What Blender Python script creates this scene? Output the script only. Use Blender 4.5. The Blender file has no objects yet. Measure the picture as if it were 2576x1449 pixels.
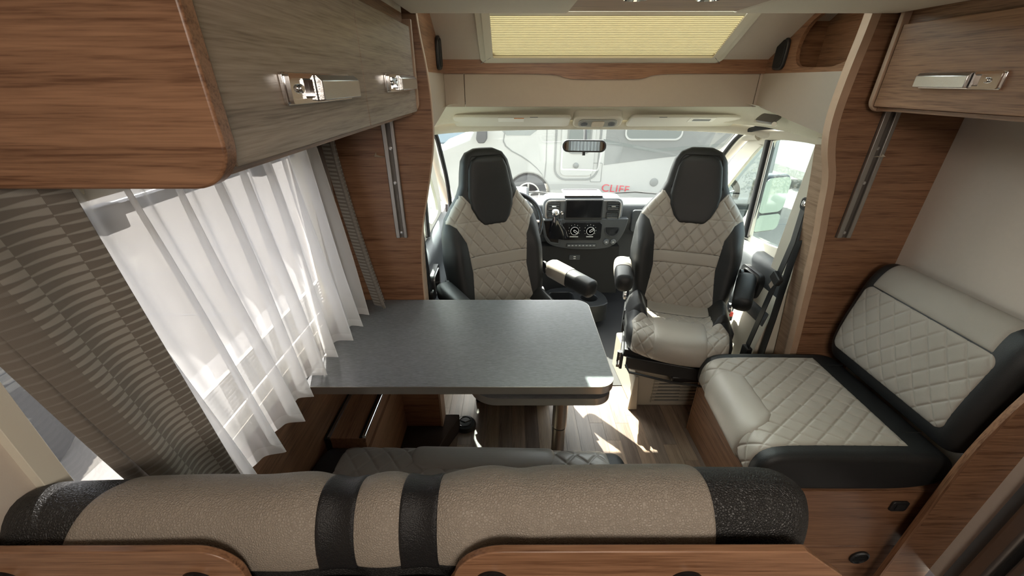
import bpy, bmesh, math, random
import numpy as np
from mathutils import Vector, Matrix
random.seed(7)
R = math.radians
PI = math.pi
scn = bpy.context.scene
COL = scn.collection
# ------------------------------------------------------------------ camera
FPX = 1010.0; PITCH = R(27.2); H = 1.55
cd = bpy.data.cameras.new('camera'); cam = bpy.data.objects.new('camera', cd); COL.objects.link(cam)
cd.sensor_width = 36; cd.lens = FPX/2576*36; cd.clip_start = 0.02; cd.clip_end = 300
cam.location = (0, 0, H); cam.rotation_euler = (PI/2-PITCH, 0, 0)
scn.camera = cam
# ------------------------------------------------------------------ exposure, sky, sun
vs = scn.view_settings
vs.view_transform = 'Standard'; vs.look = 'None'; vs.gamma = 1; vs.use_curve_mapping = False
vs.exposure = 1.0
w = bpy.data.worlds.new('world'); scn.world = w; w.use_nodes = True
wn = w.node_tree; bg = wn.nodes['Background']
sky = wn.nodes.new('ShaderNodeTexSky'); sky.sky_type = 'NISHITA'; sky.sun_disc = False
sky.sun_elevation = R(49); sky.sun_rotation = R(-20); sky.air_density = 1.0; sky.dust_density = 3.0
hs = wn.nodes.new('ShaderNodeHueSaturation'); hs.inputs['Saturation'].default_value = 0.35
wn.links.new(sky.outputs[0], hs.inputs['Color']); wn.links.new(hs.outputs[0], bg.inputs[0]); bg.inputs[1].default_value = 0.75
SUN = Vector((0.30, -0.785, -1.0)).normalized()
sl = bpy.data.lights.new('sun', 'SUN'); so = bpy.data.objects.new('sun', sl); COL.objects.link(so)
sl.energy = 24.0; sl.angle = R(0.6); sl.color = (1, .95, .86)
so.rotation_euler = SUN.to_track_quat('-Z', 'Y').to_euler()
so.location = (-3, 9, 12)
def area(name, loc, target, sx, sy, e, color=(1, 1, 1)):
    l = bpy.data.lights.new(name, 'AREA'); l.shape = 'RECTANGLE'; l.size = sx; l.size_y = sy; l.energy = e; l.color = color
    o = bpy.data.objects.new(name, l); COL.objects.link(o); o.location = loc
    o.rotation_euler = (Vector(target)-Vector(loc)).to_track_quat('-Z', 'Y').to_euler()
# added fill lamp above and behind the camera, stands for no visible opening
area('rear_fill_light', (0.35, -0.75, 1.90), (0.45, 0.6, 0.6), 0.7, 0.6, 12, (1, .88, .76))

# ------------------------------------------------------------------ helpers
def P(u, v, ax, val):
    a = (u-1288)/FPX; b = (724-v)/FPX
    d = (a, math.cos(PITCH)+b*math.sin(PITCH), -math.sin(PITCH)+b*math.cos(PITCH))
    t = ((val-H) if ax == 2 else val)/d[ax]
    return Vector((t*d[0], t*d[1], H+t*d[2]))

def world_inv(parent):
    if parent is None: return None
    m = Matrix.Identity(4); p = parent
    chain = []
    while p is not None: chain.append(p); p = p.parent
    for p in reversed(chain): m = m @ p.matrix_basis
    return m.inverted()

def obj(name, verts, faces, mat, parent=None, smooth=True, uv=None, bevel=0, local=False, seg=2, angle=True):
    """verts in world coordinates (or local=True: in the parent's own); origin of a top-level mesh at its base centre"""
    me = bpy.data.meshes.new(name)
    V = np.array(verts, dtype=float).reshape(-1, 3)
    loc = None
    if parent is not None:
        if not local:
            m = np.array(world_inv(parent)); V = V @ m[:3, :3].T + m[:3, 3]
    else:
        loc = Vector(((V[:, 0].min()+V[:, 0].max())/2, (V[:, 1].min()+V[:, 1].max())/2, V[:, 2].min()))
        V = V - np.array(loc)
    me.from_pydata(V.tolist(), [], faces if isinstance(faces, list) else faces.tolist())
    if uv is not None:
        ul = me.uv_layers.new(name='UVMap'); li = np.zeros(len(me.loops), dtype=np.int32)
        me.loops.foreach_get('vertex_index', li); ul.data.foreach_set('uv', np.array(uv, dtype=np.float32)[li].ravel())
    me.validate()
    me.materials.append(mat)
    o = bpy.data.objects.new(name, me); COL.objects.link(o)
    if parent is not None: o.parent = parent
    else: o.location = loc
    if smooth and len(me.polygons):
        me.polygons.foreach_set('use_smooth', [True]*len(me.polygons))
        if angle:
            try: me.set_sharp_from_angle(angle=R(40))
            except Exception: pass
    if bevel:
        b = o.modifiers.new('bevel', 'BEVEL'); b.width = bevel; b.segments = seg; b.limit_method = 'ANGLE'; b.angle_limit = R(35)
        b.harden_normals = False
    return o

class MB:
    def __init__(s): s.v = []; s.f = []
    def add(s, v, f):
        n = len(s.v); s.v += [tuple(p) for p in v]; s.f += [[i+n for i in q] for q in f]; return s
    def box(s, x0, x1, y0, y1, z0, z1, M=None):
        v = [(x0,y0,z0),(x1,y0,z0),(x1,y1,z0),(x0,y1,z0),(x0,y0,z1),(x1,y0,z1),(x1,y1,z1),(x0,y1,z1)]
        if M is not None: v = [tuple(M @ Vector(p)) for p in v]
        return s.add(v, [[3,2,1,0],[4,5,6,7],[0,1,5,4],[1,2,6,5],[2,3,7,6],[3,0,4,7]])
    def prism(s, poly, ax, c0, c1, M=None):
        """poly: 2D points in the two axes other than ax (in order), extruded from c0 to c1"""
        def pt(p, c):
            q = {0: (c, p[0], p[1]), 1: (p[0], c, p[1]), 2: (p[0], p[1], c)}[ax]
            return tuple(M @ Vector(q)) if M is not None else q
        n = len(poly)
        v = [pt(p, c0) for p in poly]+[pt(p, c1) for p in poly]
        f = [list(range(n))[::-1], list(range(n, 2*n))]+[[i, (i+1) % n, (i+1) % n+n, i+n] for i in range(n)]
        return s.add(v, f)
    def tube(s, pts, r, n=12, M=None, caps=True):
        pts = [Vector(p) for p in pts]
        rs = r if isinstance(r, (list, tuple)) else [r]*len(pts)
        rings = []
        up = Vector((0, 0, 1))
        prev = None
        for i, p in enumerate(pts):
            t = (pts[min(i+1, len(pts)-1)]-pts[max(i-1, 0)]).normalized()
            if prev is None:
                a = t.cross(up)
                if a.length < 1e-3: a = t.cross(Vector((1, 0, 0)))
            else: a = prev - t*prev.dot(t)
            a.normalize(); prev = a; b = t.cross(a)
            rings.append([p+(a*math.cos(2*PI*k/n)+b*math.sin(2*PI*k/n))*rs[i] for k in range(n)])
        v = [q for rg in rings for q in rg]
        if M is not None: v = [M @ q for q in v]
        f = []
        for i in range(len(pts)-1):
            for k in range(n): f.append([i*n+k, i*n+(k+1) % n, (i+1)*n+(k+1) % n, (i+1)*n+k])
        if caps: f += [list(range(n))[::-1], [(len(pts)-1)*n+k for k in range(n)]]
        return s.add(v, f)
    def lathe(s, prof, M, n=24):
        """prof (r, z) revolved about local z, placed by M"""
        v = []; f = []
        for r, z in prof:
            for k in range(n): v.append(M @ Vector((r*math.cos(2*PI*k/n), r*math.sin(2*PI*k/n), z)))
        for i in range(len(prof)-1):
            for k in range(n): f.append([i*n+k, i*n+(k+1) % n, (i+1)*n+(k+1) % n, (i+1)*n+k])
        if prof[0][0] > 1e-5: f.append(list(range(n))[::-1])
        if prof[-1][0] > 1e-5: f.append([(len(prof)-1)*n+k for k in range(n)])
        return s.add(v, f)
    def build(s, name, mat, parent=None, **k): return obj(name, s.v, s.f, mat, parent, **k)

def rrect(x0, x1, y0, y1, r, n=6):
    rr = r if isinstance(r, (list, tuple)) else [r]*4
    out = []
    for (cx, cy, a0, q) in ((x1, y1, 0, rr[0]), (x0, y1, 90, rr[1]), (x0, y0, 180, rr[2]), (x1, y0, 270, rr[3])):
        sx = -1 if cx == x1 else 1; sy = -1 if cy == y1 else 1
        if q <= 0: out.append((cx, cy)); continue
        for k in range(n+1):
            a = R(a0+90*k/n); out.append((cx+sx*q+q*math.cos(a), cy+sy*q+q*math.sin(a)))
    return out

def chaikin(pts, it=2, closed=False):
    pts = [tuple(p) for p in pts]
    for _ in range(it):
        o = []
        n = len(pts)
        rng = range(n if closed else n-1)
        if not closed: o.append(pts[0])
        for i in rng:
            a = pts[i]; b = pts[(i+1) % n]
            o.append(tuple(.75*x+.25*y for x, y in zip(a, b))); o.append(tuple(.25*x+.75*y for x, y in zip(a, b)))
        if not closed: o.append(pts[-1])
        pts = o
    return pts

def plate(name, mat, outer, holes, ax, c0, c1, parent=None, bevel=0, res=1, M=None):
    """flat plate with holes, outline in the two axes other than ax, from c0 to c1"""
    cu = bpy.data.curves.new('tmp', 'CURVE'); cu.dimensions = '2D'; cu.fill_mode = 'BOTH'
    for poly in [outer]+holes:
        sp = cu.splines.new('POLY'); sp.points.add(len(poly)-1); sp.use_cyclic_u = True
        for i, p in enumerate(poly): sp.points[i].co = (p[0], p[1], 0, 1)
    cu.extrude = abs(c1-c0)/2
    t = bpy.data.objects.new('tmp', cu); COL.objects.link(t)
    dg = bpy.context.evaluated_depsgraph_get(); dg.update()
    me = bpy.data.meshes.new_from_object(t.evaluated_get(dg))
    V = np.zeros(len(me.vertices)*3); me.vertices.foreach_get('co', V); V = V.reshape(-1, 3)
    F = [list(p.vertices) for p in me.polygons]
    bpy.data.objects.remove(t); bpy.data.curves.remove(cu); bpy.data.meshes.remove(me)
    c = (c0+c1)/2
    W = {0: np.stack([V[:, 2]+c, V[:, 0], V[:, 1]], 1), 1: np.stack([V[:, 0], V[:, 2]+c, V[:, 1]], 1), 2: np.stack([V[:, 0], V[:, 1], V[:, 2]+c], 1)}[ax]
    # weld and fix normals
    bm = bmesh.new(); vs_ = [bm.verts.new(p) for p in W]
    for f in F:
        try: bm.faces.new([vs_[i] for i in f])
        except ValueError: pass
    bmesh.ops.remove_doubles(bm, verts=bm.verts, dist=1e-5); bmesh.ops.recalc_face_normals(bm, faces=bm.faces)
    bm.verts.index_update()
    v = [tuple(q.co) for q in bm.verts]; f = [[q.index for q in p.verts] for p in bm.faces]; bm.free()
    if M is not None: v = [tuple(M @ Vector(p)) for p in v]
    return obj(name, v, f, mat, parent, bevel=bevel)

def thing(name, label, cat, loc=(0, 0, 0), rotz=0, group=None, kind=None):
    o = bpy.data.objects.new(name, None); COL.objects.link(o); o.empty_display_size = .05
    o.location = loc; o.rotation_euler = (0, 0, rotz); tag(o, label, cat, group, kind); return o
def tag(o, label=None, cat=None, group=None, kind=None):
    if label: o['label'] = label
    if cat: o['category'] = cat
    if group: o['group'] = group
    if kind: o['kind'] = kind
    return o
def struct(o): o['kind'] = 'structure'; return o
def lab(o, l): o['label'] = l; return o

class Prof:
    """2D profile with arc-length parameter and outward normals"""
    def __init__(s, pts, closed=True, it=3, flip=False, start=None):
        p = np.array(chaikin(pts, it, closed)); s.closed = closed
        if closed:
            k = int(np.argmin(((p-np.array(start))**2).sum(1))); p = np.roll(p, -k, 0)
            q = np.roll(p, -1, 0); area2 = (p[:, 0]*q[:, 1]-q[:, 0]*p[:, 1]).sum(); flip = area2 < 0
            p = np.vstack([p, p[:1]])
        d = np.hypot(*(p[1:]-p[:-1]).T); s.s = np.concatenate([[0], np.cumsum(d)]); s.L = s.s[-1]; s.p = p
        t = np.gradient(p, axis=0)
        if closed: t[0] = t[-1] = p[1]-p[-2]
        t /= np.linalg.norm(t, axis=1)[:, None]+1e-9
        n = np.stack([t[:, 1], -t[:, 0]], 1)
        s.n = -n if flip else n
    def at(s, b):
        x = np.interp(b, s.s, s.p[:, 0]); y = np.interp(b, s.s, s.p[:, 1])
        nx = np.interp(b, s.s, s.n[:, 0]); ny = np.interp(b, s.s, s.n[:, 1])
        return x, y, nx, ny
    def near(s, x, y):
        return s.s[np.argmin((s.p[:, 0]-x)**2+(s.p[:, 1]-y)**2)]

def sheet(name, mat, parent, b0, b1, lo, hi, M, na, nb, h=.004, r=.006, sink=.003, fn=None, local=False):
    """a patch of padding laid on a surface M(a, b, h); a runs lo(b)..hi(b)"""
    b = np.linspace(b0, b1, nb); L = np.array([lo(x) if callable(lo) else lo for x in b]); Hh = np.array([hi(x) if callable(hi) else hi for x in b])
    t = np.linspace(0, 1, na)
    A = L[:, None]+(Hh-L)[:, None]*t[None, :]; B = np.repeat(b[:, None], na, 1)
    d = np.minimum(np.minimum(A-L[:, None], Hh[:, None]-A), np.minimum(B-b0, b1-B))
    hh = h*(1-np.exp(-np.maximum(d, 0)/r)) - sink*np.exp(-np.maximum(d, 0)/(r*.25))
    if fn is not None: hh = hh+fn(A, B)*(1-np.exp(-np.maximum(d, 0)/r))
    X, Y, Z = M(A, B, hh)
    V = np.stack([X.ravel(), Y.ravel(), Z.ravel()], 1)
    i = np.arange(nb-1)[:, None]*na+np.arange(na-1)[None, :]; i = i.ravel()
    F = np.stack([i, i+1, i+na+1, i+na], 1)
    return obj(name, V, F, mat, parent, uv=np.stack([A.ravel(), B.ravel()], 1), local=local, angle=False)

def quilt(pa, pb, dep=.0035, wd=.0028):
    def f(A, B):
        u = A/pa+B/pb; v = A/pa-B/pb
        k = 1/math.hypot(1/pa, 1/pb)
        du = np.abs(u-np.round(u))*k; dv = np.abs(v-np.round(v))*k
        m = np.minimum(du, dv)
        return -dep*np.exp(-(m/wd)**2) - dep*.35*np.exp(-(m/(wd*3))**2)
    return f

def body(name, mat, parent, prof, a0, a1, r, mapf, na=24, nb=96, fn=None, local=False):
    """padded body swept along a with rounded ends; returns M(a, b, h) for patches"""
    def inset(a):
        d = np.minimum(a-a0, a1-a); d = np.clip(d, 0, r); return r-np.sqrt(np.maximum(r*r-(r-d)**2, 0))
    def M(A, B, h):
        x, y, nx, ny = prof.at(B); q = h-inset(A)
        if fn is not None: q = q+fn(A, B)
        return mapf(A, x+nx*q, y+ny*q)
    k = 8
    e = r*(1-np.cos(np.linspace(0, PI/2, k)))
    aa = np.concatenate([a0+e, np.linspace(a0+r, a1-r, na)[1:-1], (a1-e)[::-1]])
    bb = np.linspace(0, prof.L, nb+1)[:-1]
    A, B = np.meshgrid(aa, bb, indexing='ij')
    X, Y, Z = M(A, B, 0.0)
    V = np.stack([X.ravel(), Y.ravel(), Z.ravel()], 1); n = nb; F = []
    for i in range(len(aa)-1):
        for j in range(n): F.append([i*n+j, i*n+(j+1) % n, (i+1)*n+(j+1) % n, (i+1)*n+j])
    F += [list(range(n))[::-1], [(len(aa)-1)*n+j for j in range(n)]]
    bm = bmesh.new(); vs_ = [bm.verts.new(p) for p in V]
    for f in F: bm.faces.new([vs_[i] for i in f])
    bmesh.ops.recalc_face_normals(bm, faces=bm.faces); bm.verts.index_update()
    F = [[q.index for q in p.verts] for p in bm.faces]; bm.free()
    obj(name, V, F, mat, parent, local=local)
    return M

def ribbon(name, mat, parent, pts, width, side, th=.0015, local=False):
    """strap along pts; side = width direction (vector or list)"""
    pts = [Vector(p) for p in pts]; v = []; n = len(pts)
    for i, p in enumerate(pts):
        s = (side[i] if isinstance(side, list) else Vector(side)).normalized()*width/2
        t = (pts[min(i+1, n-1)]-pts[max(i-1, 0)]).normalized(); nn = t.cross(s).normalized()*th
        v += [p-s-nn, p+s-nn, p+s+nn, p-s+nn]
    f = [[0, 1, 2, 3], [4*n-4, 4*n-1, 4*n-2, 4*n-3]]
    for i in range(n-1):
        for k in range(4): f.append([4*i+k, 4*i+(k+1) % 4+0, 4*i+4+(k+1) % 4, 4*i+4+k])
    return obj(name, v, f, mat, parent, local=local)

# ------------------------------------------------------------------ materials
def newmat(name):
    m = bpy.data.materials.new(name); m.use_nodes = True; nt = m.node_tree; return m, nt, nt.nodes['Principled BSDF']
def N(nt, t, **k):
    n = nt.nodes.new(t)
    for a, b in k.items(): setattr(n, a, b)
    return n
def math_(nt, op, a, b=None, c=None):
    n = nt.nodes.new('ShaderNodeMath'); n.operation = op
    for i, x in enumerate((a, b, c)):
        if x is None: continue
        if isinstance(x, (int, float)): n.inputs[i].default_value = x
        else: nt.links.new(x, n.inputs[i])
    return n.outputs[0]
def bumpy(nt, bs, height, strength, dist):
    b = nt.nodes.new('ShaderNodeBump'); b.inputs['Strength'].default_value = strength; b.inputs['Distance'].default_value = dist
    nt.links.new(height, b.inputs['Height']); nt.links.new(b.outputs[0], bs.inputs['Normal']); return b
def plain(name, c, rough=.5, metal=0, bump=0, bscale=200, var=0, spec=.5):
    m, nt, bs = newmat(name)
    bs.inputs['Base Color'].default_value = (*c, 1); bs.inputs['Roughness'].default_value = rough; bs.inputs['Metallic'].default_value = metal
    bs.inputs['Specular IOR Level'].default_value = spec
    tc = N(nt, 'ShaderNodeTexCoord'); nz = N(nt, 'ShaderNodeTexNoise'); nz.inputs['Scale'].default_value = bscale; nz.inputs['Detail'].default_value = 3
    nt.links.new(tc.outputs['Object'], nz.inputs['Vector'])
    if bump: bumpy(nt, bs, nz.outputs['Fac'], bump, .002)
    if var:
        mx = N(nt, 'ShaderNodeMixRGB'); mx.inputs[1].default_value = (*[x*(1-var) for x in c], 1); mx.inputs[2].default_value = (*[min(1, x*(1+var)) for x in c], 1)
        n2 = N(nt, 'ShaderNodeTexNoise'); n2.inputs['Scale'].default_value = bscale*.15; n2.inputs['Detail'].default_value = 6
        nt.links.new(tc.outputs['Object'], n2.inputs['Vector']); nt.links.new(n2.outputs['Fac'], mx.inputs[0]); nt.links.new(mx.outputs[0], bs.inputs['Base Color'])
    return m
def leather(name, c, scale=420, strength=.5, rough=.42, dist=.0008, cells=False):
    m, nt, bs = newmat(name)
    tc = N(nt, 'ShaderNodeTexCoord'); vo = N(nt, 'ShaderNodeTexVoronoi'); vo.feature = 'DISTANCE_TO_EDGE' if cells else 'SMOOTH_F1'; vo.inputs['Scale'].default_value = scale
    nz = N(nt, 'ShaderNodeTexNoise'); nz.inputs['Scale'].default_value = scale*.3; nz.inputs['Detail'].default_value = 3
    mp = N(nt, 'ShaderNodeMixRGB'); mp.inputs[0].default_value = .002
    nt.links.new(tc.outputs['Object'], mp.inputs[1]); nt.links.new(nz.outputs['Color'], mp.inputs[2]); nt.links.new(tc.outputs['Object'], nz.inputs['Vector'])
    nt.links.new(mp.outputs[0], vo.inputs['Vector'])
    inv = math_(nt, 'MINIMUM', math_(nt, 'MULTIPLY', vo.outputs['Distance'], 4.0), 1.0) if cells else math_(nt, 'SUBTRACT', 1.0, vo.outputs['Distance'])
    bumpy(nt, bs, inv, strength, dist)
    n2 = N(nt, 'ShaderNodeTexNoise'); n2.inputs['Scale'].default_value = 5; n2.inputs['Detail'].default_value = 5
    nt.links.new(tc.outputs['Object'], n2.inputs['Vector'])
    mx = N(nt, 'ShaderNodeMixRGB'); mx.inputs[1].default_value = (*[x*.88 for x in c], 1); mx.inputs[2].default_value = (*[x*1.1 for x in c], 1)
    nt.links.new(n2.outputs['Fac'], mx.inputs[0]); nt.links.new(mx.outputs[0], bs.inputs['Base Color'])
    bs.inputs['Roughness'].default_value = rough
    return m
def wood(name, axis, dark, light, rough=.38, scale=1.0, contrast=1.0):
    m, nt, bs = newmat(name)
    tc = N(nt, 'ShaderNodeTexCoord'); mp = N(nt, 'ShaderNodeMapping')
    sc = [34*scale]*3; sc[axis] = 1.3*scale; mp.inputs['Scale'].default_value = sc
    nt.links.new(tc.outputs['Object'], mp.inputs['Vector'])
    nz = N(nt, 'ShaderNodeTexNoise'); nz.inputs['Scale'].default_value = 1.6; nz.inputs['Detail'].default_value = 8; nz.inputs['Roughness'].default_value = .62; nz.inputs['Distortion'].default_value = .9
    nt.links.new(mp.outputs[0], nz.inputs['Vector'])
    mp2 = N(nt, 'ShaderNodeMapping'); sc2 = [190*scale]*3; sc2[axis] = 7*scale; mp2.inputs['Scale'].default_value = sc2
    nt.links.new(tc.outputs['Object'], mp2.inputs['Vector'])
    n2 = N(nt, 'ShaderNodeTexNoise'); n2.inputs['Scale'].default_value = 2.0; n2.inputs['Detail'].default_value = 4
    nt.links.new(mp2.outputs[0], n2.inputs['Vector'])
    a = math_(nt, 'MULTIPLY', nz.outputs['Fac'], .58); b = math_(nt, 'MULTIPLY', n2.outputs['Fac'], .42); s = math_(nt, 'ADD', a, b)
    rp = N(nt, 'ShaderNodeValToRGB'); e = rp.color_ramp.elements
    e[0].position = .5-.13/contrast; e[0].color = (*dark, 1); e[1].position = .5+.10/contrast; e[1].color = (*light, 1)
    q = rp.color_ramp.elements.new(.47); q.color = (*[(x*.45+y*.55) for x, y in zip(dark, light)], 1)
    nt.links.new(s, rp.inputs[0]); nt.links.new(rp.outputs[0], bs.inputs['Base Color'])
    bs.inputs['Roughness'].default_value = rough
    bumpy(nt, bs, n2.outputs['Fac'], .12, .0006)
    return m
WD = (.118, .052, .025); WL = (.315, .168, .093)
M = {}
for ax, nm in ((0, 'wood_x'), (1, 'wood_y'), (2, 'wood_z')): M[nm] = wood(nm, ax, WD, WL)
M['wood_pale'] = wood('wood_pale', 1, (.26, .17, .11), (.44, .31, .215))
M['wood_window_lit'] = wood('wood_window_lit', 1, (.17, .125, .092), (.36, .285, .22))  # same brown wood, with the grey cast of the curtain light in its colour
M['edge'] = plain('wood_edge', (.46, .31, .21), .5, var=.1)
M['beige_wall'] = plain('beige_wall', (.60, .535, .465), .65, bump=.08, bscale=500, var=.03)
M['beige_trim'] = plain('beige_trim', (.40, .335, .27), .65, bump=.08, bscale=500, var=.03)
M['cream'] = plain('cream_panel', (.66, .585, .47), .7, bump=.15, bscale=700, var=.04)
M['headliner'] = plain('headliner', (.72, .675, .55), .85, bump=.3, bscale=900, var=.06)
M['plastic_cream'] = plain('cream_plastic', (.70, .665, .56), .45, bump=.05, bscale=900)
M['plastic_black'] = plain('black_plastic', (.018, .019, .02), .42, bump=.15, bscale=900)
M['plastic_dark'] = plain('dark_grey_plastic', (.055, .06, .064), .5, bump=.3, bscale=1100, var=.08)
M['plastic_grey'] = plain('grey_plastic', (.12, .13, .135), .5, bump=.2, bscale=1100)
M['gloss_black'] = plain('gloss_black', (.008, .008, .009), .12)
M['white_mark'] = plain('white_marking', (.75, .75, .73), .5)
M['silver'] = plain('satin_silver', (.62, .62, .62), .32, 1)
M['chrome'] = plain('chrome', (.85, .85, .85), .08, 1)
M['brushed'] = plain('brushed_chrome', (.62, .61, .60), .26, 1, bump=.15, bscale=500)
M['alu'] = plain('aluminium', (.44, .42, .40), .42, 1, bump=.1, bscale=400)
M['alu_dark'] = plain('aluminium_groove', (.16, .145, .13), .5, .6)
M['table_edge'] = plain('table_edge_strip', (.50, .46, .41), .3, .85, bump=.1, bscale=300)
M['rubber'] = plain('rubber', (.012, .012, .012), .7, bump=.2, bscale=400)
M['lamp_lens'] = plain('lamp_lens', (.42, .43, .40), .3)
M['pedestal'] = plain('pedestal_plastic', (.36, .33, .27), .5)
M['red'] = plain('red_button', (.55, .02, .015), .4)
M['leather_beige'] = leather('beige_leather', (.27, .235, .195), 290, .75, .55, .0009, True)
M['leather_black'] = leather('black_leather', (.014, .014, .014), 290, .75, .5, .0009, True)
M['seat_beige'] = leather('seat_beige_leather', (.35, .32, .275), 700, .35, .45)
M['seat_grey'] = leather('seat_grey_leather', (.33, .31, .275), 700, .3, .36)
M['seat_black'] = leather('seat_black_leather', (.012, .013, .0135), 700, .4, .52)
M['cloth_beige'] = leather('cloth_beige', (.33, .30, .26), 1200, .4, .7)
M['webbing'] = plain('belt_webbing', (.010, .010, .011), .4, bump=.6, bscale=600, spec=.35)
M['carpet'] = plain('brown_carpet', (.035, .02, .014), .95, bump=.6, bscale=700)
M['sticker'] = plain('paper_sticker', (.88, .86, .78), .6)
M['orange'] = plain('orange_mark', (.75, .32, .12), .6)

def table_mat():
    m, nt, bs = newmat('table_laminate')
    tc = N(nt, 'ShaderNodeTexCoord'); mp = N(nt, 'ShaderNodeMapping'); mp.inputs['Scale'].default_value = (30, 190, 1)
    nt.links.new(tc.outputs['Object'], mp.inputs['Vector'])
    nz = N(nt, 'ShaderNodeTexNoise'); nz.inputs['Scale'].default_value = 2.2; nz.inputs['Detail'].default_value = 6
    nt.links.new(mp.outputs[0], nz.inputs['Vector'])
    n2 = N(nt, 'ShaderNodeTexNoise'); n2.inputs['Scale'].default_value = 6; n2.inputs['Detail'].default_value = 6; nt.links.new(tc.outputs['Object'], n2.inputs['Vector'])
    s = math_(nt, 'ADD', math_(nt, 'MULTIPLY', nz.outputs['Fac'], .75), math_(nt, 'MULTIPLY', n2.outputs['Fac'], .25))
    rp = N(nt, 'ShaderNodeValToRGB'); e = rp.color_ramp.elements; e[0].position = .3; e[0].color = (.11, .112, .115, 1); e[1].position = .7; e[1].color = (.21, .215, .22, 1)
    nt.links.new(s, rp.inputs[0]); nt.links.new(rp.outputs[0], bs.inputs['Base Color']); bs.inputs['Roughness'].default_value = .36
    bumpy(nt, bs, nz.outputs['Fac'], .12, .0005)
    return m
M['table'] = table_mat()
def glassy(name, tint=(1, 1, 1), refl=.08, rough=0.0, haze=0.0, hazec=(1, 1, 1)):
    m = bpy.data.materials.new(name); m.use_nodes = True; nt = m.node_tree; nt.nodes.clear()
    out = N(nt, 'ShaderNodeOutputMaterial'); tr = N(nt, 'ShaderNodeBsdfTransparent'); tr.inputs[0].default_value = (*tint, 1)
    gl = N(nt, 'ShaderNodeBsdfGlossy'); gl.inputs['Roughness'].default_value = rough
    lw = N(nt, 'ShaderNodeLayerWeight'); lw.inputs[0].default_value = .5
    fr = math_(nt, 'ADD', refl, math_(nt, 'MULTIPLY', math_(nt, 'POWER', lw.outputs['Facing'], 5.0), .8))
    mx = N(nt, 'ShaderNodeMixShader'); nt.links.new(fr, mx.inputs[0])
    nt.links.new(tr.outputs[0], mx.inputs[1]); nt.links.new(gl.outputs[0], mx.inputs[2])
    last = mx.outputs[0]
    if haze:
        df = N(nt, 'ShaderNodeBsdfTranslucent'); df.inputs[0].default_value = (*hazec, 1)
        dd = N(nt, 'ShaderNodeBsdfDiffuse'); dd.inputs[0].default_value = (*hazec, 1)
        m0 = N(nt, 'ShaderNodeMixShader'); m0.inputs[0].default_value = .5; nt.links.new(df.outputs[0], m0.inputs[1]); nt.links.new(dd.outputs[0], m0.inputs[2])
        m2 = N(nt, 'ShaderNodeMixShader'); m2.inputs[0].default_value = haze; nt.links.new(last, m2.inputs[1]); nt.links.new(m0.outputs[0], m2.inputs[2]); last = m2.outputs[0]
    nt.links.new(last, out.inputs[0]); return m
M['windscreen'] = glassy('windscreen_glass', (.78, .82, .77), .05, haze=.006)
M['door_glass'] = glassy('door_glass', (.80, .88, .86), .05)
M['acrylic'] = glassy('acrylic_window', (.48, .48, .49), .05, haze=.02)
M['wing_glass'] = plain('wing_mirror_glass', (.30, .37, .35), .05, 1)
M['mirror'] = plain('mirror_glass', (.9, .9, .9), .02, 1)
def sheer():
    m = bpy.data.materials.new('sheer_voile'); m.use_nodes = True; nt = m.node_tree; nt.nodes.clear()
    out = N(nt, 'ShaderNodeOutputMaterial'); tr = N(nt, 'ShaderNodeBsdfTransparent'); tr.inputs[0].default_value = (1, 1, 1, 1)
    tl = N(nt, 'ShaderNodeBsdfTranslucent'); tl.inputs[0].default_value = (.86, .85, .84, 1); df = N(nt, 'ShaderNodeBsdfDiffuse'); df.inputs[0].default_value = (.93, .92, .91, 1)
    a = N(nt, 'ShaderNodeMixShader'); a.inputs[0].default_value = .45; nt.links.new(tl.outputs[0], a.inputs[1]); nt.links.new(df.outputs[0], a.inputs[2])
    uv = N(nt, 'ShaderNodeUVMap'); sx = N(nt, 'ShaderNodeSeparateXYZ'); nt.links.new(uv.outputs[0], sx.inputs[0])
    hem = math_(nt, 'LESS_THAN', sx.outputs[1], .028)
    lw = N(nt, 'ShaderNodeLayerWeight'); lw.inputs[0].default_value = .35
    fac = math_(nt, 'ADD', math_(nt, 'ADD', .48, math_(nt, 'MULTIPLY', lw.outputs['Facing'], .55)), math_(nt, 'MULTIPLY', hem, .1))
    fac = math_(nt, 'MINIMUM', fac, .97)
    b = N(nt, 'ShaderNodeMixShader'); nt.links.new(fac, b.inputs[0]); nt.links.new(tr.outputs[0], b.inputs[1]); nt.links.new(a.outputs[0], b.inputs[2])
    nt.links.new(b.outputs[0], out.inputs[0]); return m
M['sheer'] = sheer()
M['voile_lined'] = plain('lined_voile', (.55, .53, .52), .8)
_b = M['voile_lined'].node_tree; _t = N(_b, 'ShaderNodeBsdfTranslucent'); _t.inputs[0].default_value = (.42, .40, .40, 1); _m = N(_b, 'ShaderNodeMixShader'); _m.inputs[0].default_value = .6
_b.links.new(_b.nodes['Principled BSDF'].outputs[0], _m.inputs[1]); _b.links.new(_t.outputs[0], _m.inputs[2]); _b.links.new(_m.outputs[0], _b.nodes['Material Output'].inputs[0])
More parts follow.
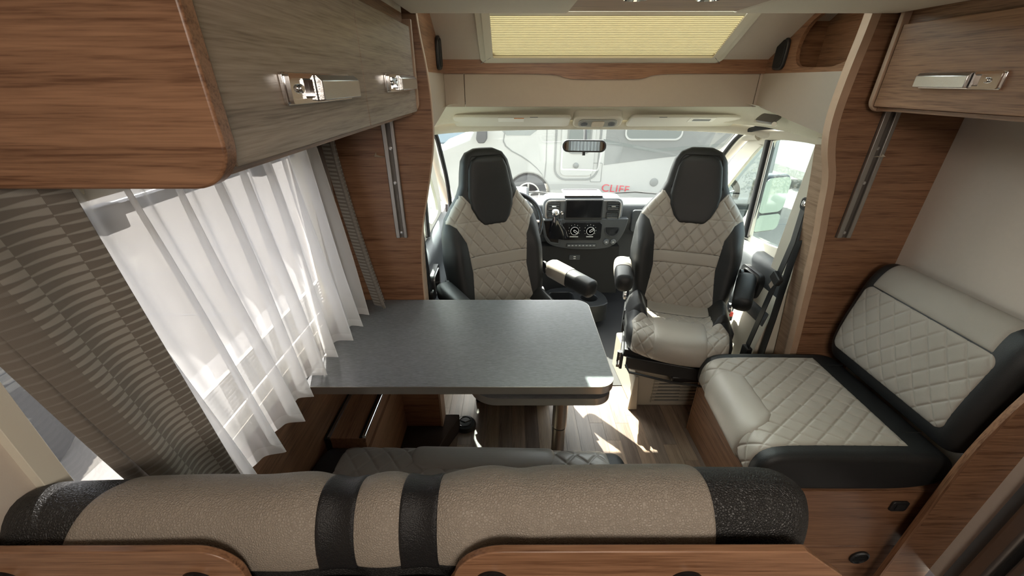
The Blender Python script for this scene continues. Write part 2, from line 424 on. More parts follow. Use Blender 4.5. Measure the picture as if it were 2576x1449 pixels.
def drape():
    m, nt, bs = newmat('patterned_drape')
    uv = N(nt, 'ShaderNodeUVMap'); sx = N(nt, 'ShaderNodeSeparateXYZ'); nt.links.new(uv.outputs[0], sx.inputs[0])
    u = sx.outputs[0]; v = sx.outputs[1]
    nz = N(nt, 'ShaderNodeTexNoise'); nz.inputs['Scale'].default_value = 9; nt.links.new(uv.outputs[0], nz.inputs['Vector'])
    # rows of long tapering spikes woven across the width
    fu = math_(nt, 'FRACT', math_(nt, 'MULTIPLY', u, 9.5))
    row = math_(nt, 'FRACT', math_(nt, 'ADD', math_(nt, 'MULTIPLY', v, 74), math_(nt, 'MULTIPLY', math_(nt, 'FLOOR', math_(nt, 'MULTIPLY', u, 9.5)), .5)))
    tri = math_(nt, 'MULTIPLY', math_(nt, 'ABSOLUTE', math_(nt, 'SUBTRACT', row, .5)), 2)
    wdt = math_(nt, 'ADD', math_(nt, 'ADD', .22, math_(nt, 'MULTIPLY', fu, .6)), math_(nt, 'MULTIPLY', math_(nt, 'SUBTRACT', nz.outputs['Fac'], .5), .5))
    mask = math_(nt, 'SMOOTH_MIN', math_(nt, 'MAXIMUM', math_(nt, 'MULTIPLY', math_(nt, 'SUBTRACT', wdt, tri), 5), 0), 1, .2)
    col = math_(nt, 'FRACT', math_(nt, 'MULTIPLY', u, 3.83)); plainc = math_(nt, 'GREATER_THAN', col, .2)
    mask = math_(nt, 'MULTIPLY', mask, math_(nt, 'ADD', math_(nt, 'MULTIPLY', plainc, .7), .3))
    wv = math_(nt, 'ADD', math_(nt, 'MULTIPLY', math_(nt, 'SINE', math_(nt, 'MULTIPLY', u, 2600)), .5), math_(nt, 'MULTIPLY', math_(nt, 'SINE', math_(nt, 'MULTIPLY', v, 1500)), .5))
    mx = N(nt, 'ShaderNodeMixRGB'); mx.inputs[1].default_value = (.25, .218, .185, 1); mx.inputs[2].default_value = (.45, .42, .37, 1)
    nt.links.new(mask, mx.inputs[0]); nt.links.new(mx.outputs[0], bs.inputs['Base Color'])
    bs.inputs['Roughness'].default_value = .55; bs.inputs['Sheen Weight'].default_value = .4
    bumpy(nt, bs, math_(nt, 'ADD', mask, math_(nt, 'MULTIPLY', wv, .12)), .6, .001)
    # a little daylight comes through the weave
    tl = N(nt, 'ShaderNodeBsdfTranslucent'); nt.links.new(mx.outputs[0], tl.inputs[0]); ms = N(nt, 'ShaderNodeMixShader'); ms.inputs[0].default_value = .35
    out = nt.nodes['Material Output']; nt.links.new(bs.outputs[0], ms.inputs[1]); nt.links.new(tl.outputs[0], ms.inputs[2]); nt.links.new(ms.outputs[0], out.inputs[0])
    return m
M['drape'] = drape()
def blindmat():
    m = bpy.data.materials.new('pleated_fabric'); m.use_nodes = True; nt = m.node_tree; bs = nt.nodes['Principled BSDF']
    bs.inputs['Base Color'].default_value = (.60, .52, .36, 1); bs.inputs['Roughness'].default_value = .8
    tl = N(nt, 'ShaderNodeBsdfTranslucent'); tl.inputs[0].default_value = (.42, .35, .23, 1); ms = N(nt, 'ShaderNodeMixShader'); ms.inputs[0].default_value = .13
    out = nt.nodes['Material Output']; nt.links.new(bs.outputs[0], ms.inputs[1]); nt.links.new(tl.outputs[0], ms.inputs[2]); nt.links.new(ms.outputs[0], out.inputs[0]); return m
M['blind'] = blindmat(); M['blind_pleat_shade'] = plain('blind_pleat_shade', (.22, .18, .11), .9)
TONES = [((.10, .065, .045), (.20, .14, .10)), ((.17, .115, .08), (.30, .215, .155)), ((.075, .05, .04), (.155, .11, .085)), ((.22, .155, .105), (.36, .265, .185)), ((.14, .10, .075), (.26, .20, .155))]
for i, (a, b) in enumerate(TONES): M['plank%d' % i] = wood('floor_plank_%d' % i, 1, tuple(x*.72 for x in a), tuple(x*.86 for x in b), .38, 1.3)

# ------------------------------------------------------------------ main planes of the place
XL, XR, YP, ZC = -.66, 1.54, 1.48, 1.734     # left wall, right wall, partition, underside of the lift bed
XCL, XCR = -.47, 1.29                        # inner sides of the cab doors

# floor with its planks
fl = struct(MB().box(-1.0, 1.75, .905, 3.2, -.08, -.006).box(-1.0, .55, -2.2, .905, -.08, -.006).box(.50, 1.75, -2.2, .905, -.34, -.28).box(.50, .55, -2.2, .905, -.3, -.08).box(.5, 1.75, .907, .96, -.3, -.08).build('floor', M['carpet'], bevel=0))
def plank_mesh(w, l):
    g = .00025
    return MB().box(-w/2+g, w/2-g, -l/2+g, l/2-g, -.006, 0)
PW = .066; meshes = {}
for i in range(int((1.54+.66)/PW)+1):
    x = XL+PW*(i+.5); y = .3-random.random()*.3
    if x+PW/2 > XR+.01: break
    while y < 1.79:
        l = random.choice((.28, .36, .44, .52)); l = min(l, 1.79-y)
        if l < .03: break
        if y+l > .75 and not (x > .52 and y < .905):
            k = random.choice((0, 1, 1, 2, 3, 4)); key = (round(l, 2), k)
            o = plank_mesh(PW, l).build('plank', M['plank%d' % k], fl, bevel=.0003, seg=1, local=True)
            o.location = Vector((x, y+l/2, 0))-fl.location
            o.data.transform(Matrix.Identity(4))
        y += l
struct(MB().box(XCL-.1, XCR+.1, 1.79, 3.1, -.01, .004).build('trim_1', M['rubber']))     # black mat of the cab floor

# walls
WY0, WY1, WZ0, WZ1 = .385, 1.30, .80, 1.40
wl = struct(plate('wall_left', M['beige_wall'], [(-2.1, -.05), (YP+.02, -.05), (YP+.02, 2.0), (-2.1, 2.0)],
       [rrect(WY0, WY1, WZ0, WZ1, .06)], 0, XL-.04, XL))
struct(MB().box(XL, XL+.006, .42, YP, .0, .755).build('trim_2', M['wood_y']))
wr = struct(plate('wall_right', M['beige_wall'], [(.80, -.05), (YP+.04, -.05), (YP+.04, 2.0), (.80, 2.0)], [], 0, XR, XR+.04))
struct(MB().box(XR, XR+.04, -2.1, .10, -.05, 2.0).build('wall_side', M['beige_wall']))
struct(plate('wall_back', M['wood_x'], [(XL-.04, -.34), (XR+.04, -.34), (XR+.04, 2.0), (XL-.04, 2.0)], [rrect(.20, .70, .90, 1.55, .05)], 1, -2.14, -2.10))
w4 = thing('window_4', None, None, (.45, -2.12, .9), kind='structure')  # invented window out of view, added to fill the mirror reflection
plate('frame', M['plastic_cream'], rrect(.16, .74, .86, 1.59, .06), [rrect(.21, .69, .91, 1.54, .05)], 1, -2.12, -2.09, w4, bevel=.004)
plate('glazing', M['door_glass'], rrect(.02, .88, .90, 1.55, .05), [], 1, -2.135, -2.130, w4)
struct(MB().box(XL-.04, XR+.04, -2.14, 1.5, 1.955, 2.0).build('ceiling', M['cream']))

# left window
w1 = thing('window_1', None, None, (XL, (WY0+WY1)/2, WZ0), kind='structure')
plate('frame', M['plastic_cream'], rrect(WY0-.016, WY1+.03, WZ0-.03, WZ1+.03, .07), [rrect(WY0+.012, WY1-.012, WZ0+.012, WZ1-.012, .055)], 0, XL-.03, XL+.014, w1, bevel=.004)
plate('glazing', M['acrylic'], rrect(WY0, WY1, WZ0, WZ1, .06), [], 0, XL-.052, XL-.046, w1)
mb = MB()
for k in range(9): mb.prism([(WY0+.02, 0), (WY1-.02, 0), (WY1-.02, .004), (WY0+.02, .004)], 0, XL-.034, XL-.022, Matrix.Translation((0, 0, WZ0+.025+.012*k)))
mb.build('folded_blind', M['plastic_cream'], w1)
MB().box(XL-.04, XL-.012, WY0+.01, WY1-.01, WZ1-.055, WZ1-.035).build('blind_rail', M['plastic_grey'], w1)
for yy in (.62, 1.08): MB().box(XL-.03, XL+.0, yy, yy+.05, WZ1-.075, WZ1-.03).build('latch', M['plastic_grey'], w1, bevel=.004)

# ------------------------------------------------------------------ partitions with their curved front edges
def curve_poly(pts): return chaikin(pts, 3)
le = curve_poly([(-.303, 1.955), (-.300, 1.73), (-.277, 1.58), (-.272, 1.47), (-.275, 1.36), (-.305, 1.22), (-.348, 1.05), (-.362, .95), (-.372, .74), (-.372, 0)])
pl = thing('partition_panel', 'brown wood partition with a curved edge and a rail between dinette window and driver seat', 'partition', (-.5, YP+.015, 0))
MB().prism([(-.66, 0), (-.66, 1.955)]+le, 1, YP, YP+.02).build('board', M['wood_x'], pl)
MB().prism([(a+.0, b) for a, b in le]+[(a+.003, b) for a, b in le[::-1]], 1, YP-.0005, YP+.0205).build('edge_strip', M['edge'], pl)
le2 = curve_poly([(-.33, 1.28), (-.352, 1.12), (-.366, .98), (-.374, .74), (-.374, 0)])
MB().prism([(-.42, 0), (-.42, 1.28)]+le2, 1, YP+.021, YP+.10).build('return_board', M['wood_pale'], pl)
re = curve_poly([(1.108, 1.955), (1.108, 1.73), (1.095, 1.58), (1.090, 1.43), (1.112, 1.33), (1.155, 1.235), (1.172, 1.12), (1.196, 1.0), (1.228, .72), (1.26, .45), (1.30, 0)])
pr = thing('partition_panel', 'brown wood partition with a curved edge and a rail beside the side bench', 'partition', (1.35, YP+.015, 0))
re_ = [(a+.028, b) for a, b in re]
MB().prism(re_+[(XR, 0), (XR, 1.955)], 1, YP, YP+.02).build('board', M['wood_x'], pr)
MB().prism(re+re_[::-1], 1, YP+.001, YP+.035).build('edge_strip', M['edge'], pr)
re2 = curve_poly([(1.14, 1.34), (1.16, 1.235), (1.178, 1.12), (1.202, 1.0), (1.234, .72), (1.266, .45), (1.305, 0)])
MB().prism(re2+[(1.40, 0), (1.40, 1.34)], 1, YP+.036, YP+.11).build('return_board', M['wood_pale'], pr)
def rail(name, x0, x1, z0, z1, parent):
    t = MB()
    wdt = x1-x0
    MB().box(x0, x1, YP-.004, YP, z0, z1).build('rail_back', M['alu_dark'], parent)
    MB().box(x0, x0+wdt*.36, YP-.013, YP-.004, z0, z1).build('rail_flange', M['alu'], parent, bevel=.002)
    MB().box(x1-wdt*.3, x1, YP-.013, YP-.004, z0, z1).build('rail_flange', M['alu'], parent, bevel=.002)
    for zz in (z0+.02, z0+.21, z0+.33):
        MB().lathe([(.006, 0), (.006, .003), (.002, .004)], Matrix.Translation((x0+wdt*.5, YP-.004, zz)) @ Matrix.Rotation(PI/2, 4, 'X'), 12).build('screw', M['silver'], parent)
rail('l', -.447, -.404, 1.012, 1.72, pl)
rail('r', 1.255, 1.308, 1.012, 1.72, pr)

# ------------------------------------------------------------------ lift bed underside (the low ceiling)
bed = thing('lift_bed', 'raised lift bed whose cream underside with wood middle forms the low ceiling', 'bed', (.45, .7, ZC))
ZB = ZC
MB().box(-.312, .171, .48, YP-.012, ZB, ZB+.03).build('underside_panel', M['cream'], bed, bevel=.008, seg=3)
MB().box(.67, 1.172, .48, YP-.012, ZB, ZB+.03).build('underside_panel', M['cream'], bed, bevel=.008, seg=3)
MB().box(.16, .68, .48, YP-.03, ZB+.004, ZB+.03).build('middle_panel', M['wood_x'], bed)
MB().box(-.30, 1.10, .48, YP-.028, ZB+.03, ZB+.2).build('bed_frame', M['wood_x'], bed)
for u in (1600, 1785):
    p = P(u, -9, 2, ZB)
    t = thing('ceiling_spotlight', 'round chrome spotlight in the wood ceiling panel, %s one' % ('left' if u < 1700 else 'right'), 'lamp', (p.x, p.y, ZB-.006))
    MB().lathe([(.034, .010), (.036, .002), (.030, -.002), (.024, .002), (.024, .010)], Matrix.Translation((p.x, p.y, ZB-.004))).build('ring', M['chrome'], t)
    MB().lathe([(.0001, .001), (.024, .001), (.024, .006)], Matrix.Translation((p.x, p.y, ZB-.004))).build('lens', M['white_mark'], t)

# ------------------------------------------------------------------ overhead cabinets
def handle(parent, mirrored, x, yc, z0, face, L=.15):
    """chrome recessed pull: plate, bowl with a button, raised bar"""
    s = face   # +1 faces +x, -1 faces -x
    d = -1 if not mirrored else 1      # where the bowl sits along y
    y0, y1 = yc-L/2, yc+L/2
    hz = .021
    xa, xb = sorted((x, x+s*.006))
    hp = MB().prism(rrect(y0, y1, z0-hz, z0+hz, .004), 0, xa, xb).build('handle', M['chrome'], parent, bevel=.001)
    by0, by1 = (y0, y0+L*.33) if d < 0 else (y1-L*.33, y1)
    plate('bowl_rim', M['chrome'], rrect(by0+.003, by1-.003, z0-hz+.002, z0+hz-.002, .004), [rrect(by0+.009, by1-.009, z0-hz+.008, z0+hz-.008, .003)], 0, *sorted((x+s*.006, x+s*.013)), hp, bevel=.001)
    yb = (by0+by1)/2
    MB().lathe([(.006, 0), (.006, .004), (.0045, .006)], Matrix.Translation((x+s*.006, yb, z0)) @ Matrix.Rotation(s*PI/2, 4, 'Y'), 14).build('button', M['chrome'], hp)
    gy0, gy1 = (by1, y1) if d < 0 else (y0, by0)
    mb = MB(); mb.prism([(x+s*.004, z0-hz+.002), (x+s*.024, z0-hz+.004), (x+s*.024, z0+hz-.010), (x+s*.016, z0+hz-.002), (x+s*.004, z0+hz-.002)], 1, gy0, gy1)
    mb.build('grip', M['brushed'], hp, bevel=.0015)
oc = thing('overhead_cabinet', 'left overhead cabinet with two brown wood doors, window light greyed into their colour, above the dinette window', 'cabinet', (-.5, .95, 1.45))
CX = -.315
def door_l(y0, y1, par):
    d = thing_part('door', par, (CX, (y0+y1)/2, 1.465))
    return d
def slanted(y0, y1, mat, parent, name='door'):
    # door leans outwards slightly towards the top edge
    v = MB().prism(rrect(y0, y1, 1.462, 1.700, .002), 0, CX-.016, CX)
    return v.build(name, mat, parent, bevel=.0015)
d1 = slanted(.474, .9615, M['wood_window_lit'], oc); d2 = slanted(.9645, 1.455, M['wood_window_lit'], oc)
# near end panel, rounded lower corner, standing a little proud
MB().prism([(-.66, 1.443), (CX-.038, 1.443)]+[(CX-.038+.047*math.sin(R(a)), 1.49-.047*math.cos(R(a))) for a in range(10, 91, 10)]+[(CX+.009, 1.955), (-.66, 1.955)], 1, .448, .470).build('end_panel', M['wood_x'], oc, bevel=.003)
MB().prism([(-.66, 1.452), (CX-.03, 1.452)]+[(CX-.03+.036*math.sin(R(a)), 1.488-.036*math.cos(R(a))) for a in range(10, 91, 10)]+[(CX+.006, 1.72), (-.66, 1.72)], 1, 1.459, 1.474).build('end_panel', M['edge'], oc, bevel=.002)
MB().box(XL, CX-.018, .47, 1.46, 1.452, 1.462).build('bottom_board', M['wood_y'], oc)
MB().box(CX-.045, CX-.020, .47, 1.46, 1.690, 1.735).build('cornice', M['wood_y'], oc)
MB().box(XL, CX-.02, .47, 1.46, 1.735, 1.955).build('top_board', M['cream'], oc)
handle(d1, False, CX, .735, 1.541, 1, .25); handle(d2, False, CX, 1.248, 1.547, 1, .27)

rc = thing('overhead_cabinet', 'right overhead cabinet with one brown wood door above the side bench', 'cabinet', (1.35, 1.0, 1.47))
RX = 1.178
d = MB().prism(rrect(.60, 1.435, 1.478, 1.703, .002), 0, RX, RX+.016).build('door', M['wood_y'], rc, bevel=.0015)
MB().prism([(XR, 1.462), (RX+.03, 1.462)]+[(RX+.03-.036*math.sin(R(a)), 1.498-.036*math.cos(R(a))) for a in range(10, 91, 10)]+[(RX-.006, 1.74), (XR, 1.74)], 1, 1.440, 1.455).build('end_panel', M['edge'], rc, bevel=.002)
MB().box(RX+.018, XR, .60, 1.44, 1.466, 1.476).build('bottom_board', M['wood_y'], rc)
MB().box(RX+.016, RX+.05, .60, 1.45, 1.695, 1.76).build('cornice', M['wood_y'], rc)
MB().box(RX+.02, XR, .60, 1.45, 1.74, 1.955).build('top_board', M['cream'], rc)
handle(d, False, RX, 1.187, 1.553, -1, .22)

# ------------------------------------------------------------------ cab surround above the seats
FY = 2.07
def slope_z(y): return 1.639+(2.05-y)*.598
# sloping roof lining with the skylight opening, built in its own slanted frame
sl_ = Vector((0, 1, -.598)).normalized(); L0 = Vector((0, 1.47, slope_z(1.47)))
n_ = Vector((1, 0, 0)).cross(sl_)
MS = Matrix(((1, sl_.x, n_.x, L0.x), (0, sl_.y, n_.y, L0.y), (0, sl_.z, n_.z, L0.z), (0, 0, 0, 1)))
SLN = 2.07-1.47; SLL = SLN*math.sqrt(1+.598**2)
SX0, SX1 = -.095, .885; SB0, SB1 = .03, SLL-.04
struct(plate('trim_3', M['beige_wall'], [(-.31, 0), (1.14, 0), (1.14, SLL), (-.31, SLL)], [rrect(SX0, SX1, SB0, SB1, .05)], 2, 0, .03, M=MS))
sk = thing('window_2', None, None, (.4, 1.8, 1.75), kind='structure')
plate('frame', M['plastic_cream'], rrect(SX0-.045, SX1+.045, SB0-.02, SB1+.03, .035), [rrect(SX0+.005, SX1-.005, SB0+.01, SB1-.012, .01)], 2, -.012, .012, sk, bevel=.004, M=MS)
plate('inner_frame', M['plastic_cream'], rrect(SX0-.02, SX1+.02, SB0-.01, SB1+.01, .012), [rrect(SX0+.012, SX1-.012, SB0+.02, SB1-.018, .006)], 2, -.018, -.012, sk, bevel=.003, M=MS)
for sx, x in ((-1, SX0), (1, SX1)):
    MB().tube([MS @ Vector((x-sx*.001, SB1-.02, -.019)), MS @ Vector((x+sx*.045, SB1+.03, -.013))], .0012, 6).build('corner_joint', M['alu'], sk)
plate('glazing', M['door_glass'], rrect(SX0-.02, SX1+.02, SB0-.02, SB1+.02, .05), [], 2, .05, .055, sk, M=MS)
# pleated blind pulled nearly shut
nP = 25; b0 = .404; v = []; f = []
bb = np.linspace(b0, SB1-.005, nP*2+1)
for i, q in enumerate(bb):
    hgt = -.005 if i % 2 else .005
    for x in (SX0+.004, SX1-.004): v.append(MS @ Vector((x, q, hgt)))
for i in range(len(bb)-1): f.append([2*i, 2*i+1, 2*i+3, 2*i+2])
pb = obj('pleated_blind', v, f, M['blind'], sk, smooth=False)
mb = MB()
for i in range(1, len(bb)-1, 2): mb.tube([MS @ Vector((SX0+.004, bb[i], -.0055)), MS @ Vector((SX1-.004, bb[i], -.0055))], .0009, 5)
mb.build('pleat_shade_lines', M['blind_pleat_shade'], pb)  # dark lines coloured in for the shading between pleats
plate('blind_bar', M['plastic_cream'], rrect(SX0, SX1, b0-.02, b0, .002), [], 2, -.008, .01, sk, M=MS)

# wood fascia with the drop in the middle and side returns
def bumpz(x):
    pts = [(.02, 1.582), (.20, 1.580), (.245, 1.563), (.30, 1.559), (.55, 1.559), (.60, 1.563), (.645, 1.580), (.80, 1.582)]
    return chaikin(pts, 2)
MB().prism([(-.31, 1.582)]+bumpz(0)+[(1.14, 1.582), (1.14, 1.66), (-.31, 1.66)], 1, FY-.018, FY).build('trim_4', M['wood_x'])
struct(bpy.data.objects['trim_4'])
roofl = [(1.503, 1.99), (2.07, slope_z(2.07)+.02)]
# right side wood panel with an open cubby, left side wood panel
cub = [(1.53, 1.598), (1.80, 1.598), (1.845, 1.612), (1.865, 1.65), (1.862, 1.70), (1.835, 1.74), (1.80, 1.765), (1.70, 1.80), (1.53, 1.80)]
s1 = struct(plate('trim_5', M['wood_y'], [(1.503, 1.582), (2.07, 1.582), (2.07, 1.66), (1.503, 1.97)], [chaikin(cub, 2, True)], 0, 1.14, 1.155))
MB().box(1.25, 1.262, 1.503, 1.95, 1.56, 1.95).box(1.155, 1.25, 1.503, 1.95, 1.575, 1.59).build('cubby_back', M['wood_y'], s1)
MB().box(1.155, 1.25, 1.885, 1.9, 1.58, 1.9).build('cubby_end', M['wood_x'], s1)
MB().box(1.225, 1.25, 1.503, 1.68, 1.59, 1.9).build('cubby_step', M['wood_y'], s1)
struct(MB().prism([(1.503, 1.582), (2.07, 1.582), (2.07, 1.66), (1.503, 1.97)], 0, -.325, -.31).build('trim_6', M['wood_y']))
# beige lining below
lowz = [(1.503, 1.37), (1.75, 1.405), (2.07, 1.455)]
tb = struct(MB().prism([(-.217, 1.445), (-.217, 1.582), (1.123, 1.582), (1.123, 1.445)], 1, FY-.012, FY).build('trim_7', M['beige_trim'], bevel=.002))
MB().prism([(-.31, 1.445), (-.31, 1.582), (-.2195, 1.582), (-.2195, 1.445)], 1, FY-.012, FY).build('side_panel', M['beige_trim'], tb, bevel=.002)
MB().prism([(-.31, 1.455), (-.31, 1.58), (1.14, 1.58), (1.14, 1.455)], 1, FY+.004, FY+.01).build('backing', M['rubber'], tb)
MB().prism([(1.1255, 1.445), (1.1255, 1.582), (1.14, 1.582), (1.14, 1.445)], 1, FY-.012, FY).build('side_panel', M['beige_trim'], tb)
struct(MB().prism([(1.503, 1.582)]+lowz+[(2.07, 1.582)], 0, 1.138, 1.15).build('trim_8', M['beige_trim']))
struct(MB().prism([(1.503, 1.582)]+[(a, b-.01) for a, b in lowz]+[(2.07, 1.582)], 0, -.322, -.31).build('trim_9', M['beige_trim']))
# black oval speakers on the side panels
def speaker(x, yc, zc, s, label):
    t = thing('speaker', label, 'speaker', (x, yc, zc-.05))
    pts = [(yc+a, zc+b) for a, b in [(-.034, .055), (.018, .066), (.034, .05), (.036, -.05), (.024, -.06), (-.026, -.062), (-.040, -.045), (-.042, .03)]]
    MB().prism(chaikin(pts, 2, True), 0, *sorted((x, x+s*.014))).build('housing', M['plastic_black'], t, bevel=.004, seg=3)
    pts = [(yc+(a-yc)*.8, zc+(b-zc)*.85) for a, b in pts]
    MB().prism(chaikin(pts, 2, True), 0, *sorted((x+s*.013, x+s*.017))).build('grille', M['rubber'], t, bevel=.002)
speaker(1.14, 1.955, 1.655, -1, 'black oval speaker on the right wood side panel above the passenger seat')
speaker(-.31, 1.92, 1.655, 1, 'black oval speaker on the left wood side panel above the driver seat')

# headliner of the van: loft between the upper cut edge and the lower edge over the windscreen
def resamp(pts, n):
    p = np.array(chaikin(pts, 2)); d = np.linalg.norm(p[1:]-p[:-1], axis=1); s = np.concatenate([[0], np.cumsum(d)]); t = np.linspace(0, s[-1], n)
    return np.stack([np.interp(t, s, p[:, k]) for k in range(3)], 1)
nU = 90
up = resamp([(-.315, 1.506, 1.38), (-.315, 1.75, 1.41), (-.315, 1.98, 1.447), (-.27, 2.065, 1.46), (-.15, 2.068, 1.468), (.42, 2.068, 1.474), (.98, 2.068, 1.468), (1.10, 2.065, 1.46), (1.145, 1.98, 1.447), (1.145, 1.75, 1.41), (1.145, 1.506, 1.38)], nU)
md = resamp([(-.40, 1.506, 1.335), (-.40, 1.80, 1.36), (-.40, 2.10, 1.392), (-.34, 2.20, 1.395), (-.15, 2.22, 1.402), (.42, 2.235, 1.414), (.98, 2.22, 1.402), (1.17, 2.20, 1.395), (1.23, 2.10, 1.392), (1.235, 1.80, 1.36), (1.235, 1.506, 1.335)], nU)
lw = resamp([(-.48, 1.506, 1.31), (-.48, 1.85, 1.33), (-.47, 2.22, 1.335), (-.38, 2.31, 1.345), (-.15, 2.33, 1.352), (.42, 2.35, 1.366), (.98, 2.33, 1.352), (1.20, 2.31, 1.345), (1.29, 2.22, 1.335), (1.30, 1.85, 1.33), (1.30, 1.506, 1.31)], nU)
lw = lw+np.array([0, -.055, .008])
lw2 = lw+np.array([0, .05, .02])
rows = []
for t in np.linspace(0, 1, 7): rows.append(up*(1-t)+md*t+np.array([0, 0, .012*math.sin(PI*t)]))
for t in np.linspace(0, 1, 7)[1:]: rows.append(md*(1-t)+lw*t-np.array([0, 0, .012*math.sin(PI*t)]))
rows.append(lw2)
V = np.concatenate(rows); F = []
for i in range(len(rows)-1):
    for j in range(nU-1): F.append([i*nU+j, (i)*nU+j+1, (i+1)*nU+j+1, (i+1)*nU+j])
hl = struct(obj('trim_10', V, F, M['headliner'], angle=False))
# windscreen header rail
hr = resamp([(-.50, 2.20, 1.30), (-.44, 2.36, 1.315), (-.15, 2.41, 1.328), (.42, 2.43, 1.335), (.98, 2.41, 1.328), (1.26, 2.36, 1.315), (1.32, 2.20, 1.30)], 40)
hr = hr+np.array([0, -.07, .009])
struct(MB().tube([tuple(p) for p in hr], .026, 12).build('trim_11', M['plastic_cream']))
# roof of the cab outside the lining so that no daylight leaks in
struct(MB().prism([(1.503, 2.02), (2.09, 1.66), (2.44, 1.372), (2.44, 1.352), (2.09, 1.60), (1.503, 1.60)], 0, -.56, -.325).prism([(1.503, 2.02), (2.09, 1.66), (2.44, 1.372), (2.44, 1.352), (2.09, 1.60), (1.503, 1.60)], 0, 1.263, 1.40).prism([(2.075, 1.70), (2.36, 1.39), (2.36, 1.37), (2.075, 1.65)], 0, -.33, 1.27).prism([(1.503, 2.02), (2.09, 1.66), (2.09, 1.64), (1.503, 1.99)], 0, 1.14, 1.27).build('trim_12', M['plastic_cream']))

# sun visors
for nm, x0, x1, lb in (('l', -.30, .30, 'cream sun visor folded up above the driver seat'), ('r', .60, 1.16, 'cream sun visor folded up above the passenger seat')):
    t = thing('sun_visor', lb, 'sun visor', ((x0+x1)/2, 2.28, 1.35))
    Mv = Matrix.Translation(((x0+x1)/2, 2.235, 1.374)) @ Matrix.Rotation(R(-26), 4, 'X')
    hw = (x1-x0)/2
    MB().prism(rrect(-hw, hw, -.055, .07, .025), 2, -.008, .008, Mv).build('board', M['plastic_cream'], t, bevel=.006, seg=3)
    sx = -.07 if nm == 'l' else .02
    MB().prism([(sx, -.05), (sx+.13, -.05), (sx+.13, .0), (sx, .0)], 2, -.0095, -.0085, Mv).build('warning_label', M['sticker'], t)
    if nm == 'l': MB().prism([(sx+.08, -.05), (sx+.13, -.05), (sx+.13, -.04), (sx+.08, -.04)], 2, -.0102, -.0096, Mv).build('label_stripe', M['orange'], t)
    else: MB().prism([(sx+.02, -.035), (sx+.11, -.035), (sx+.11, -.012), (sx+.02, -.012)], 2, -.0102, -.0096, Mv).build('label_picture', M['plastic_grey'], t)
    MB().tube([Mv @ Vector((hw*.3 if nm == 'l' else -hw*.5, -.05, -.004)), Mv @ Vector((hw*.3+.04 if nm == 'l' else -hw*.5+.04, -.05, -.004))], .004, 8).build('clip', M['plastic_grey'], t)
# dome light
t = thing('reading_lamp', 'cream cab reading lamp unit above the rear view mirror', 'lamp', (.44, 2.25, 1.37))
Mv = Matrix.Translation((.44, 2.235, 1.378)) @ Matrix.Rotation(R(-38), 4, 'X')
MB().prism(rrect(-.125, .125, -.045, .045, .03), 2, -.02, .03, Mv).build('housing', M['plastic_cream'], t, bevel=.008, seg=3)
MB().prism(rrect(-.10, .10, -.030, .030, .025), 2, -.026, -.02, Mv).build('lens', M['lamp_lens'], t, bevel=.003)
MB().prism(rrect(-.032, .032, -.022, .022, .01), 2, -.031, -.026, Mv).build('button_plate', M['cream'], t, bevel=.002)
for q in (-.07, .07): MB().lathe([(.001, -.029), (.018, -.029), (.018, -.026)], Mv @ Matrix.Translation((q, 0, 0))).build('spot_lens', M['silver'], t)
# rear view mirror
mp = P(1470, 367, 1, 2.42)
t = thing('rear_view_mirror', 'rear view mirror with black rim hanging in front of the windscreen', 'mirror', mp)
nm_ = ((Vector((0, 0, H))-mp).normalized()+(Vector((.45, -2.1, 1.20))-mp).normalized()).normalized()
xa_ = Vector((0, 0, 1)).cross(-nm_).normalized()*-1; za_ = xa_.cross(-nm_).normalized()
Mm = Matrix.Translation(mp) @ Matrix(((xa_.x, -nm_.x, za_.x, 0), (xa_.y, -nm_.y, za_.y, 0), (xa_.z, -nm_.z, za_.z, 0), (0, 0, 0, 1)))
MB().prism(rrect(-.125, .125, -.034, .034, .032, 8), 1, 0, .02, Mm).build('housing', M['plastic_black'], t, bevel=.005, seg=3)
MB().prism(rrect(-.114, .114, -.0255, .0255, .024, 8), 1, -.0015, .0, Mm).build('glass', M['mirror'], t)
MB().tube([mp+Vector((.005, .015, .02)), mp+Vector((.008, .05, .07)), mp+Vector((.008, .10, .115))], [.011, .010, .016], 10).build('arm', M['plastic_black'], t)
MB().tube([mp+Vector((0, .005, -.03)), mp+Vector((0, .002, -.052))], .009, 8).build('dip_lever', M['plastic_black'], t)
# grab handle in the headliner on the right
gp = Vector((1.165, 2.0, 1.40))
t = thing('grab_handle', 'cream grab handle recess in the headliner above the passenger door', 'handle', gp)
Mg = Matrix.Translation(gp) @ Matrix.Rotation(R(-42), 4, 'Y')
MB().prism(rrect(-.022, .022, -.10, .05, .015), 2, -.002, .006, Mg).build('recess', M['alu_dark'], t)
MB().tube([Mg @ Vector((-.02, -.10, -.004)), Mg @ Vector((-.004, -.07, -.022)), Mg @ Vector((-.004, .03, -.022)), Mg @ Vector((-.02, .06, -.004))], .010, 10).build('grip', M['plastic_cream'], t)

